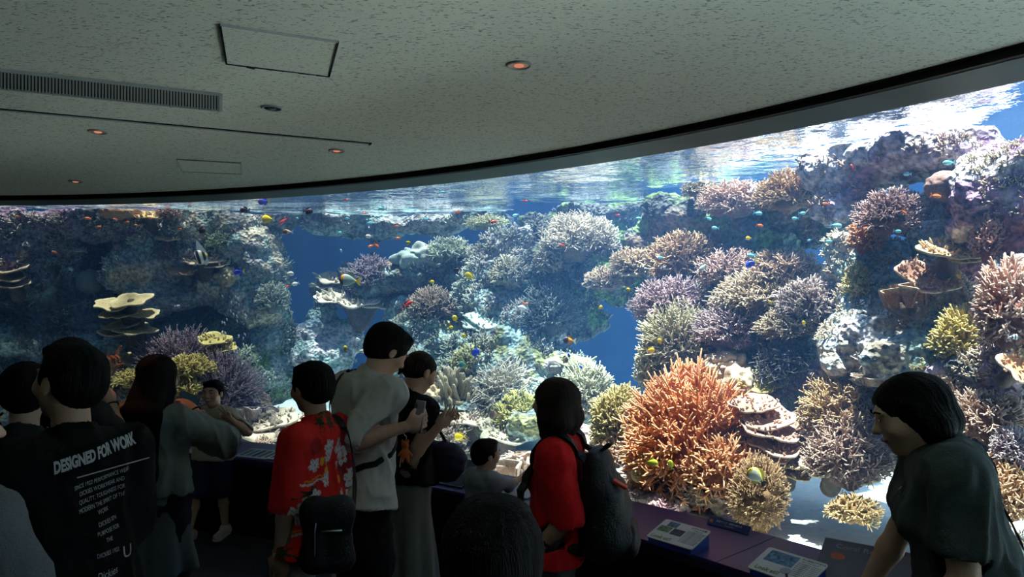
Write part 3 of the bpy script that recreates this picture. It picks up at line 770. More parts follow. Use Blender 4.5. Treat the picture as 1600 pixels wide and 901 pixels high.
# --- near the glass, centre right
bush(1084,646,.60,112,88,ORA,ORT,'large domed orange-brown branching coral, the biggest bush near the glass', sp=7.2, th=1.25, twig=6, long=1.35, zmin=-.75, droop=.25, core=.66, depth=.9)
bush(966,645,.62,44,44,OLV,OLT,'olive yellow finger-branched bush leaning on the big orange coral', sp=8, th=1.25, twig=2, long=1.3)
boulder(1136,572,.95,30,22,(.42,.36,.27),(.6,.52,.4),'smooth beige lobed boulder coral peeping out behind the orange coral', lump=.45, seed=5)
boulder(1160,610,.85,22,34,(.38,.33,.25),(.5,.44,.34),'narrow beige lumpy coral running down behind the orange coral', lump=.4, seed=9)
plates(1188,598,.85,[(0,0,34,10,-.5,0),(-10,8,26,8,-.4,.02)],YL,YLT,'small yellow-olive plate coral right of the beige boulder coral', knobs=.9)
plates(1205,665,.55,[(-15,-28,38,10,-.35,.1),(-2,-8,40,10,-.5,.05),(5,8,46,12,-.4,.03),(12,30,44,12,-.45,0),(2,44,36,10,-.5,0)],(.42,.28,.22),(.85,.68,.60),'stack of pale pink frilled plates stepping down beside the orange coral', knobs=1.0)
bush(1186,752,.36,46,42,(.22,.15,.08),(.62,.45,.28),'round brown brush-like coral with the white butterflyfish in front', sp=5, th=.8, twig=3, long=.8, zmin=-.8, core=.8)
plates(1240,720,.6,[(0,0,34,9,-.4,0),(6,20,28,8,-.4,.02)],(.36,.27,.16),(.75,.62,.42),'small tan plate coral between brush coral and brown thicket', knobs=1.0)
# --- thicket to the right
bush(1320,625,.75,72,44,(.30,.22,.12),(.72,.58,.38),'upper brown-tan staghorn thicket beside the face of the right-hand woman', sp=8, th=.9, twig=4, long=1.3)
bush(1325,690,.62,66,48,(.30,.22,.20),(.70,.56,.50),'long-fingered mauve-brown staghorn below the tan thicket', sp=9, th=.8, twig=4, long=1.7)
plates(1310,735,.62,[(-20,-4,40,9,-.4,0),(20,6,44,9,-.45,.03)],(.5,.42,.3),(.95,.88,.72),'cream flat-topped coral under the mauve-brown staghorn', knobs=1.1)
bush(1335,790,.45,44,18,(.36,.26,.12),(.82,.66,.4),'low golden brown coral clump sitting on the white sand', sp=8, th=1, twig=3)
lettuce(1380,590,.62,34,12,(.35,.28,.22),(.85,.78,.68),'ribbon-edged folded coral just above the right-hand woman\'s forehead', n=9)
bush(1385,555,.72,42,22,LIL,LIT,'small bluish lilac bush coral on the turquoise slope', sp=8, th=.9, twig=3, long=1.3)
bush(1440,572,.62,30,22,OLV,OLT,'small olive bush above the right-hand woman\'s hair', sp=7, twig=3)
bush(1505,515,.62,50,40,YL,(.80,.74,.34),'rounded mustard yellow bush coral near the right edge', sp=9, th=1.2, twig=3)
bush(1580,455,.42,55,62,(.40,.24,.20),(.92,.74,.68),'big pinkish brown knobbly bush cut by the right frame edge', sp=10, th=1.2, twig=3, zmin=-.6)
plates(1592,572,.32,[(8,0,40,22,.9,0)],(.5,.28,.14),(.95,.82,.66),'orange disc coral with a white rim at the right edge', knobs=.9)
bush(1545,640,.42,66,34,(.33,.22,.16),(.92,.80,.74),'brown coral with white tips right of the woman\'s hair', sp=9, th=.9, twig=3, long=1.1)
bush(1582,690,.32,34,26,PUR,LIT,'fine purple-white plate bush at the right edge', sp=6, twig=3)
bush(1560,755,.28,60,44,(.36,.23,.13),(.88,.68,.48),'warm brown upright coral behind the shoulder of the woman', sp=9, th=.95, twig=3, long=1.3)
bush(1490,610,.55,44,26,(.34,.26,.2),(.85,.76,.68),'tan tipped bush coral touching the back of the woman\'s hair', sp=9, twig=3)
# --- right, middle height
lettuce(1420,455,.62,34,26,(.30,.17,.12),(.85,.7,.55),'brown scroll coral whorl low on the round knobbly plate', n=8)
plates(1440,428,.68,[(10,6,52,30,.75,0)],(.34,.2,.15),(.88,.68,.56),'round brown knobbly plate facing the glass, with a pale rim', knobs=1.3)
plates(1490,392,.72,[(-6,0,46,10,-.35,0),(22,10,30,8,-.3,.02)],(.42,.32,.22),(.88,.78,.5),'tan flat-topped table coral above the round knobbly plate', knobs=1.4)
bush(1340,435,.85,20,24,YL,YLT,'tiny bright yellow-green coral on the turquoise slope', sp=7, th=1.3, twig=2)
bush(1352,362,.85,26,24,(.42,.2,.1),(.9,.6,.42),'little orange-brown bush under the purple-brown dome', sp=8, twig=3)
bush(1390,322,.75,50,32,(.26,.18,.2),(.72,.6,.62),'purple-brown domed bush below the lilac ridge', sp=7, th=.85, twig=4)
bush(1482,222,.85,32,18,PUR,(.6,.5,.55),'small purple bush on top of the lilac rock ridge', sp=7, twig=3)
boulder(1480,290,.78,32,22,(.24,.17,.16),(.4,.3,.28),'dark domed brain coral under the rock ridge by the blue fish', lump=.12, seed=3)
bush(1545,360,.62,24,34,(.36,.16,.14),(.75,.5,.45),'reddish crusted coral on the dark rock wall, top right', sp=8, th=1.3, twig=2)
# --- long staghorn bank
bush(1052,462,1.35,68,36,(.26,.19,.24),(.70,.60,.66),'purple-grey staghorn bush at the left end of the long bank', sp=6.5, th=.85, twig=4, long=1.3)
bush(1062,515,1.15,66,44,(.34,.34,.22),(.80,.80,.62),'olive white staghorn bush above the orange coral', sp=7, th=.95, twig=3)
bush(1020,555,1.05,30,34,(.34,.34,.22),(.8,.8,.6),'small olive-white bush hanging at the edge of the deep blue', sp=7, twig=3, zmin=-.6)
bush(1150,415,1.35,62,24,(.28,.2,.2),(.76,.62,.58),'brown-violet staghorn on the crest of the long bank', sp=7, twig=4, long=1.3)
bush(1225,415,1.2,66,26,(.28,.22,.18),(.74,.62,.52),'tan staghorn at the upper right of the long bank', sp=7, twig=4, long=1.3)
bush(1190,450,1.15,80,30,(.32,.27,.2),(.84,.78,.64),'cream tipped staghorn in the middle of the long bank', sp=7, twig=4, long=1.3)
bush(1270,462,1.0,62,30,(.28,.24,.24),(.72,.66,.66),'grey-mauve staghorn at the right end of the long bank', sp=7, twig=4, long=1.3)
bush(1155,500,1.1,74,34,(.27,.21,.25),(.68,.6,.66),'lavender staghorn in the lower row of the long bank', sp=6.5, twig=4, long=1.2)
bush(1240,500,1.0,62,24,(.32,.28,.2),(.8,.74,.6),'beige staghorn below the grey-mauve end of the bank', sp=7, twig=3)
bush(1320,515,.85,44,18,(.4,.36,.28),(.95,.9,.78),'low cream coral patch beside the turquoise slope', sp=7, twig=3)
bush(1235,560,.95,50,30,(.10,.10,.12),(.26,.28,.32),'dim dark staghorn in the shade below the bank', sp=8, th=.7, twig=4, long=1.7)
# --- shelf above
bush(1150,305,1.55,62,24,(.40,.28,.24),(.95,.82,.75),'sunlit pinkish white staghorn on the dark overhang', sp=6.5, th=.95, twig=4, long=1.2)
bush(1240,288,1.25,54,30,(.40,.28,.16),(.85,.68,.45),'golden brown staghorn slope beside the lilac ridge', sp=6.5, twig=4)
bush(1205,300,1.4,30,20,(.42,.3,.2),(.9,.72,.5),'small tan bush between the pinkish and golden staghorns', sp=6.5, twig=3)
bush(1095,290,1.75,30,14,(.3,.3,.2),(.7,.7,.55),'little olive coral at the waterline left of the sunlit staghorn', sp=6, twig=3)
bush(1066,392,1.6,58,32,(.32,.22,.15),(.80,.64,.45),'rounded brown staghorn bush under the overhang', sp=7, twig=4, long=1.3)
bush(990,405,1.75,40,18,(.42,.34,.24),(.92,.82,.62),'cream-yellow coral tongue left of the rounded brown bush', sp=7, twig=3)
plates(985,422,1.7,[(0,0,24,8,-.4,0),(-14,-8,16,6,-.4,.05)],(.55,.45,.33),(.95,.85,.65),'small beige plates under the cream-yellow tongue', knobs=.8)
# --- middle
bush(905,365,2.0,62,34,(.44,.44,.38),(.95,.95,.88),'large whitish staghorn fan in front of the dark column', sp=7, th=.9, twig=4, long=1.5, zmin=-.1)
bush(865,400,1.95,30,20,(.40,.40,.33),(.9,.9,.8),'pale staghorn branchlets at the lower left of the whitish fan', sp=7, twig=3, long=1.5)
bush(945,432,1.8,34,16,(.34,.28,.22),(.8,.7,.6),'small tan bush in the reddish reflection band', sp=6, twig=3)
plates(560,465,1.95,[(-8,0,44,9,-.35,0),(40,6,36,8,-.35,.1),(-40,2,26,7,-.3,-.05)],(.66,.66,.56),(.98,.98,.9),'bright white jagged plate coral under the grey angelfish', knobs=.9)
plates(520,435,2.0,[(0,0,26,8,-.35,0),(-14,8,22,6,-.35,.05)],(.58,.56,.48),(.9,.9,.8),'small whitish plates beside the dark purple dome', knobs=.7)
bush(584,420,2.0,44,24,(.18,.15,.22),(.55,.52,.62),'dark purple domed bush beside the white plates', sp=6, th=.8, twig=4)
bush(702,388,2.15,40,16,(.36,.48,.42),(.82,.95,.86),'pale green table of short branches on the ledge', sp=6, twig=4, long=1.3)
boulder(655,405,2.1,36,16,(.3,.42,.42),(.5,.62,.6),'turquoise crusted lump beside the pale green table', lump=.4, seed=13)
bush(678,468,1.85,44,24,(.24,.2,.16),(.62,.56,.48),'brown domed bush under the reddish reflection band', sp=6, th=.8, twig=4)
bush(640,505,1.85,32,20,(.3,.38,.34),(.7,.82,.74),'grey-green knobbly bush behind the man in white', sp=6, twig=3)
plates(765,500,1.75,[(0,0,36,9,-.4,0),(-14,8,26,7,-.4,-.04)],(.42,.62,.62),(.78,.95,.93),'turquoise flat plate coral with a ruffled top', knobs=.9)
boulder(765,540,1.55,26,16,(.34,.26,.18),(.5,.4,.3),'brown domed coral behind the blue tang', lump=.10, seed=23)
bush(765,556,1.5,36,18,(.3,.24,.17),(.6,.5,.38),'rough brown coral spreading below the brown dome', sp=6, twig=2)
fingers(712,600,1.15,40,44,(.36,.34,.22),(.62,.6,.46),'olive-grey soft finger coral behind the woman in black', n=150, th=1.2, h=34, fl=.5)
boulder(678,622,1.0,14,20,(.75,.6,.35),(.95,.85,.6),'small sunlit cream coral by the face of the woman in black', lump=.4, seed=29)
bush(790,595,1.25,46,38,(.5,.5,.44),(.92,.95,.9),'thin white open-branched staghorn in front of the yellow-green bush', sp=12, th=.55, twig=4, long=1.6, core=.2)
bush(812,640,1.05,40,28,(.36,.36,.10),(.68,.72,.3),'yellow-green bush coral left of the red-shirted person', sp=7, twig=3)
plates(900,565,1.35,[(0,2,30,6,-.15,0)],(.40,.55,.25),(.7,.85,.45),'lone green plate floating in front of the deep blue', knobs=.6)
bush(915,602,1.15,52,40,(.34,.38,.28),(.80,.88,.74),'pale green-white knobbly bush right of the red-shirted person', sp=7, th=1.1, twig=3)
boulder(868,572,1.4,18,12,(.4,.4,.42),(.6,.6,.6),'small grey domed coral beside the green plate', lump=.2, seed=37)
plates(740,658,.95,[(0,-4,34,8,-.35,0),(-22,8,24,6,-.35,0)],(.46,.42,.36),(.8,.76,.66),'dusty beige table coral behind the toddler', knobs=1.0)
plates(790,676,.85,[(0,0,44,9,-.4,0),(30,-6,26,7,-.3,.06)],(.36,.36,.3),(.66,.68,.56),'grey-olive table coral above the toddler\'s head', knobs=1.1)
bush(702,680,.75,30,30,(.28,.24,.22),(.74,.7,.66),'dark fine-branched bush by the phone of the woman in black', sp=7, th=.8, twig=4)
lettuce(812,722,.42,34,26,(.45,.35,.30),(.95,.87,.82),'curly cream lettuce coral under the pointing toddler arm', n=18)
# --- foreground at the orange coral foot
bush(955,705,.45,34,14,(.5,.33,.25),(.95,.8,.68),'pale pink crusty coral ledge beside the backpack', sp=6, th=1.1, twig=3)
bush(975,760,.28,26,10,(.55,.36,.3),(.95,.78,.68),'flat pink coral low beside the backpack tag', sp=5, twig=3)
boulder(999,712,.32,13,14,(.5,.42,.2),(.72,.62,.45),'upper yellow-brown mushroom-shaped soft coral in front of the rock', lump=.12, seed=41)
boulder(1000,741,.28,14,13,(.55,.47,.26),(.78,.7,.5),'lower yellow-brown mushroom-shaped soft coral in front of the rock', lump=.12, seed=43)
bush(1035,790,.22,26,9,(.5,.33,.4),(.85,.65,.75),'pink crust coral at the edge of the sunlit sand', sp=5, twig=2, th=1.4)
bush(1130,715,.42,60,34,(.46,.22,.10),(.88,.55,.34),'brown lower skirt of branches hanging from the orange coral', sp=11, th=1.0, twig=4, long=1.3, zmin=-.8)
# --- left
bush(275,552,.95,72,40,(.15,.11,.15),(.52,.44,.52),'large purple domed staghorn left of the smiling boy', sp=5.5, th=.75, twig=4)
bush(350,595,.85,60,52,(.15,.12,.17),(.46,.40,.52),'purple staghorn skirt behind the smiling boy', sp=5.5, th=.75, twig=4, zmin=-.6)
plates(215,560,.85,[(0,0,26,8,-.4,0),(-14,10,20,6,-.3,0)],(.42,.38,.12),(.85,.78,.35),'yellow-green coral at the left flank of the purple dome', knobs=1.2)
plates(335,530,.9,[(0,0,24,8,-.3,0),(14,14,22,7,-.3,0)],(.45,.40,.14),(.9,.82,.4),'yellow crest coral on the right flank of the purple dome', knobs=1.2)
bush(222,588,.60,46,14,(.36,.32,.10),(.78,.72,.30),'yellow-green branching table left of the long-haired woman', sp=6, th=1.2, twig=3, zmin=-.1)
bush(292,572,.60,46,18,(.36,.32,.10),(.78,.72,.30),'yellow-green branching table right of the long-haired woman', sp=6, th=1.2, twig=3, zmin=-.1)
bush(292,603,.52,32,10,(.36,.32,.10),(.78,.72,.30),'lowest yellow-green table above the raised phone', sp=6, th=1.2, twig=3, zmin=-.1)
plates(205,475,.75,[(-28,2,30,7,-.25,0),(2,-4,32,8,-.3,-.04),(-14,16,28,7,-.2,-.02),(24,16,22,10,.3,0),(-14,34,26,6,-.2,0),(10,40,28,7,-.2,-.04),(-24,44,24,6,-.2,0)],(.42,.38,.22),(.85,.80,.52),'stack of yellowish scalloped plates hanging in the dark blue', knobs=0)
plates(18,430,.7,[(0,-8,26,6,-.2,0),(-6,4,28,6,-.2,0),(2,14,26,6,-.2,0)],(.40,.34,.26),(.85,.75,.55),'layered tan plates at the left edge of the window', knobs=0)
fingers(160,580,.7,24,18,(.5,.38,.30),(.78,.66,.55),'pale pink soft coral with thick upright fingers beside the pointing hand', n=26, th=1.5, h=32, fl=.7)
boulder(185,332,1.05,30,9,(.55,.36,.24),(.75,.55,.4),'orange-beige flat coral under the window top at the left', lump=.3, seed=51)
plates(232,336,1.1,[(0,0,26,6,-.3,0)],(.6,.5,.24),(.9,.8,.5),'sunlit yellow-beige plate right of the orange-beige coral', knobs=.8)
bush(263,330,1.15,20,10,(.4,.28,.26),(.8,.6,.55),'small pinkish bush at the window top left', sp=5, twig=3)
plates(265,372,1.2,[(0,0,18,6,-.3,0)],(.55,.48,.36),(.85,.78,.6),'little beige shelf coral on the light rock slope', knobs=.8)
plates(286,424,1.25,[(0,0,22,8,-.3,0)],(.5,.33,.24),(.7,.5,.38),'pink-brown flat coral below the moorish idol', knobs=.8)
plates(315,408,1.3,[(0,0,30,7,-.2,0),(26,6,18,6,-.2,0)],(.6,.52,.4),(.92,.84,.66),'pale yellowish plate right under the moorish idol', knobs=.9)
bush(262,392,1.25,14,13,(.25,.2,.24),(.4,.34,.4),'small round purple coral on the light rock slope', sp=4.5, twig=3)
boulder(356,432,1.4,14,14,(.45,.42,.28),(.7,.66,.48),'small lumpy cream coral below the blue tang at left', lump=.4, seed=61)
bush(345,372,1.4,24,16,(.3,.42,.3),(.6,.75,.55),'mottled green coral above the pale yellowish plate', sp=5, twig=3)
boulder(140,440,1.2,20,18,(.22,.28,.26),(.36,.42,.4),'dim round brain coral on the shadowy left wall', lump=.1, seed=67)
bush(425,460,1.5,26,20,(.3,.4,.38),(.6,.72,.68),'teal coral clump at the edge of the deep blue water', sp=6, twig=3)
plates(432,668,.75,[(0,0,66,10,-.3,0),(-20,-8,48,9,-.3,.1)],(.42,.38,.32),(.62,.58,.5),'wide flat brown table coral above the counter behind the aloha shirt', knobs=.6)
lettuce(405,640,.85,28,14,(.3,.28,.3),(.7,.68,.7),'grey ruffled coral on the wide brown table', n=9)
bush(412,690,.28,15,9,(.5,.42,.36),(.9,.8,.72),'small cream dome coral on the sand at the counter edge', sp=4, twig=2, core=.8)
bush(730,560,1.3,26,20,(.3,.34,.2),(.62,.68,.4),'small olive bush above the soft finger coral', sp=6, twig=3)
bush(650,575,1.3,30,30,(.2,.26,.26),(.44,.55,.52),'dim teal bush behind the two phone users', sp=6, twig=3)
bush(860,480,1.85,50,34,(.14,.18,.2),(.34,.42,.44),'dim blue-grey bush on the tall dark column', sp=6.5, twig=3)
bush(800,420,1.9,34,22,(.44,.46,.38),(.82,.86,.74),'pale crusty coral on the bluish slope', sp=6, twig=2, th=1.3)
bush(760,345,2.35,34,8,(.42,.5,.36),(.85,.92,.7),'bright patch of coral at the waterline of the ridge', sp=5, twig=2)
# ------------------------------------------------------------------ fish
m_fish = pbr('fish_scales', (1,1,1), .35, .5, 0, 20, 0, attr='col'); m_eyeb = pbr('fish_eye', (.005,.005,.005), .15, .6)
def _mix(a, b, m): m = np.clip(m,0,1)[:,None]; return np.array(a)[None]*(1-m)+np.array(b)[None]*m
def solid(c, belly=None):
    return lambda x, z: _mix(c, belly if belly else c, np.clip(-z*2.2,0,1))
def f_idol(x, z):
    c = _mix((.85,.85,.75),(.85,.7,.15), (x-.45)*3)
    k = ((x > .16) & (x < .36)) | ((x > .62) & (x < .82)) | (x > .93); c[k] = (.01,.01,.01); c[x < .08] = (.1,.06,.03); return c
def f_angel(x, z):
    c = _mix((.22,.32,.30),(.30,.36,.30), x*0+z); c[x < .22] = (.03,.02,.03); c[(x < .22) & (z > -.2) & (x > .08)] = (.5,.22,.03); c[x > .9] = (.85,.55,.02); return c
def f_stripe(x, z):
    c = np.tile(np.array([.75,.8,.85]), (len(x),1)); c[(np.sin(x*19) > .15)] = (.01,.01,.02); return c
def f_bfly(x, z):
    c = np.tile(np.array([.75,.78,.70]), (len(x),1)); c[(x < .2)] = (.65,.55,.04); c[(x > .06) & (x < .13)] = (.02,.02,.02); c[x > .9] = (.03,.03,.03); c[z > .8] = (.7,.65,.1); return c
def f_tang(x, z):
    c = np.tile(np.array([.02,.05,.65]), (len(x),1)); k = (np.abs(z-.25) < .25) & (x > .3) & (x < .85); c[k] = (.01,.01,.10); return c
def f_two(a, b, at=.6):
    return lambda x, z: _mix(a, b, (x-at)*12)
KINDS_F = {  # height/length, width/length, colour, fin colour, tail colour, dorsal height, tail size
 'anthias': (.34,.15,solid((.85,.16,.03),(.9,.35,.15)),(.85,.25,.08),(.8,.2,.05),.10,.26),
 'redfish': (.30,.15,solid((.60,.05,.05),(.7,.2,.2)),(.5,.05,.05),(.5,.05,.05),.10,.26),
 'chromis': (.42,.17,solid((.12,.55,.60),(.5,.85,.85)),(.2,.6,.65),(.25,.65,.7),.10,.26),
 'bluefish': (.40,.17,solid((.02,.10,.60),(.05,.3,.8)),(.05,.2,.7),(.6,.6,.1),.10,.26),
 'yellow': (.60,.16,solid((.85,.60,.02),(.9,.7,.1)),(.85,.6,.02),(.85,.65,.1),.14,.2),
 'yellowbig': (.62,.18,f_two((.85,.60,.02),(.8,.6,.05)),(.8,.55,.02),(.8,.75,.5),.12,.18),
 'greenyellow': (.52,.16,solid((.50,.55,.04),(.7,.65,.1)),(.55,.5,.05),(.5,.5,.1),.12,.22),
 'tang': (.50,.14,f_tang,(.02,.04,.5),(.85,.75,.05),.10,.24),
 'angel': (.56,.18,f_angel,(.25,.33,.30),(.90,.60,.02),.12,.2),
 'idol': (.85,.14,f_idol,(.8,.8,.7),(.02,.02,.02),.30,.16),
 'butterfly': (.66,.13,f_bfly,(.7,.65,.15),(.05,.05,.05),.12,.16),
 'surgeon': (.54,.15,f_two((.03,.015,.02),(.55,.25,.02),.45),(.35,.15,.02),(.85,.8,.7),.12,.24),
 'dark': (.56,.17,solid((.03,.012,.02)),(.04,.02,.04),(.10,.08,.1),.12,.22),
 'purple': (.50,.18,f_two((.10,.03,.35),(.04,.08,.6),.4),(.1,.05,.4),(.8,.5,.05),.12,.22),
 'brownwhite': (.48,.20,f_two((.20,.10,.07),(.6,.55,.5),.5),(.25,.15,.1),(.7,.65,.6),.1,.22),
 'whitefish': (.48,.17,solid((.55,.62,.60),(.85,.88,.85)),(.6,.65,.6),(.6,.65,.6),.12,.24),
 'damsel': (.55,.18,f_stripe,(.1,.1,.12),(.7,.75,.8),.12,.22),
 'wrasse': (.26,.13,solid((.14,.16,.10),(.4,.38,.22)),(.25,.2,.1),(.35,.2,.1),.07,.2),
 'bat': (.80,.13,f_two((.10,.07,.04),(.28,.2,.1),.5),(.14,.09,.04),(.4,.3,.1),.18,.14),
 'tealyellow': (.72,.15,f_two((.06,.30,.28),(.10,.35,.30),.5),(.55,.5,.05),(.55,.5,.05),.12,.16),
 'tiny': (.26,.14,solid((.75,.80,.80)),(.7,.75,.75),(.7,.75,.75),.05,.22)}
fish_proto = {}
def loft_fish(kind):
    hgt, wid, colf, finc, tailc, dh, ts = KINDS_F[kind]
    n, m = 15, 12; xs = np.linspace(0,1,n); 
    prof = np.sin(np.pi*np.clip(xs,0,1)**.72)**.80*(1-.18*xs); prof = prof/prof.max(); prof[0] = .05; prof[-1] = .17*(.4/hgt)**.4
    prof = np.maximum(prof, .05)
    V = []; A_ = []; Z_ = []
    for i, x in enumerate(xs):
        for k in range(m):
            t = 2*math.pi*k/m; V.append((x*.80, math.cos(t)*wid/2*prof[i]**.8, math.sin(t)*hgt/2*prof[i])); A_.append(x); Z_.append(math.sin(t))
    Fq = [(i*m+k, i*m+(k+1)%m, (i+1)*m+(k+1)%m, (i+1)*m+k) for i in range(n-1) for k in range(m)]+[tuple(range(m-1,-1,-1)), tuple((n-1)*m+k for k in range(m))]
    V = np.array(V)-np.array([.5,0,0]); col = colf(np.array(A_), np.array(Z_))
    body = mesh_np('fish', V, Fq, m_fish, attrs={'col': col})
    def fin(name, outline, c):
        bm = bmesh.new(); th = .008
        a = [bm.verts.new((p[0]-.5,-th,p[1])) for p in outline]; b = [bm.verts.new((p[0]-.5,th,p[1])) for p in outline]
        bm.faces.new(a[::-1]); bm.faces.new(b)
        for i in range(len(a)): bm.faces.new((a[i],a[(i+1)%len(a)],b[(i+1)%len(a)],b[i]))
        o = bm_obj(name, bm, None, body); at_ = o.data.attributes.new('col','FLOAT_COLOR','POINT'); at_.data.foreach_set('color', np.tile(np.array([*c,1.]), len(o.data.vertices))); o.data.materials.append(m_fish); return o
    h2 = hgt/2
    fin('tail_fin', [(.77,h2*.12),(.80+ts*.55,ts*.9),(1.0,ts*.95),(.93,0),(1.0,-ts*.95),(.80+ts*.55,-ts*.9),(.77,-h2*.12)], tailc)
    tall = 2.2 if kind == 'idol' else 1
    fin('dorsal_fin', [(.24,h2*.80),(.34,h2+dh*.8*tall*.6),(.44,h2*.95+dh*tall),(.62,h2*.75+dh*.95),(.72,h2*.42+dh*.6),(.74,h2*.20),(.5,h2*.5)], finc)
    fin('anal_fin', [(.42,-h2*.8),(.50,-h2*.9-dh*.7),(.64,-h2*.68-dh*.8),(.72,-h2*.40-dh*.5),(.74,-h2*.20),(.55,-h2*.5)], finc)
    for sg in (-1,1):
        bm = bmesh.new(); bmesh.ops.create_uvsphere(bm, u_segments=8, v_segments=6, radius=.022); bmesh.ops.translate(bm, vec=(.13-.5, sg*wid/2*.62, h2*.22), verts=bm.verts); bm_obj('eye', bm, m_eyeb, body, True)
    return body
dg = bpy.context.evaluated_depsgraph_get(); dg.update()
_used = set(); _frng = random.Random(5)
def fish(kind, px, py, L, flip, tilt, label, group=None, d=None):
    """L: length in pixels, flip 1: nose to the left, -1: nose to the right; tilt in radians, nose up positive"""
    gy = glassY(px); o0 = P(px, py, gy+.10); dirv = (P(px,py,gy+1)-o0).normalized()
    hit, loc, nrm, idx, ob, mt = scn.ray_cast(dg, o0, dirv, distance=8)
    hy = loc.y if hit else gy+3
    Y = max(gy+.14, min(hy-.16, gy+(d if d else .35+_frng.random()*.9)))
    s = L*Y/F
    if kind not in fish_proto: b = fish_proto[kind] = loft_fish(kind)
    else:
        pr = fish_proto[kind]; b = pr.copy(); C.objects.link(b)
        for ch in pr.children: c2 = ch.copy(); C.objects.link(c2); c2.parent = b
    b.location = P(px, py, Y); b.scale = (s,s,s)
    view = math.atan2(-(px-800)/F, 1)*.6
    b.rotation_euler = (0, tilt if flip > 0 else -tilt, view+(0 if flip > 0 else math.pi)+_frng.uniform(-.35,.35))
    tag(b, label, 'fish', group); return b
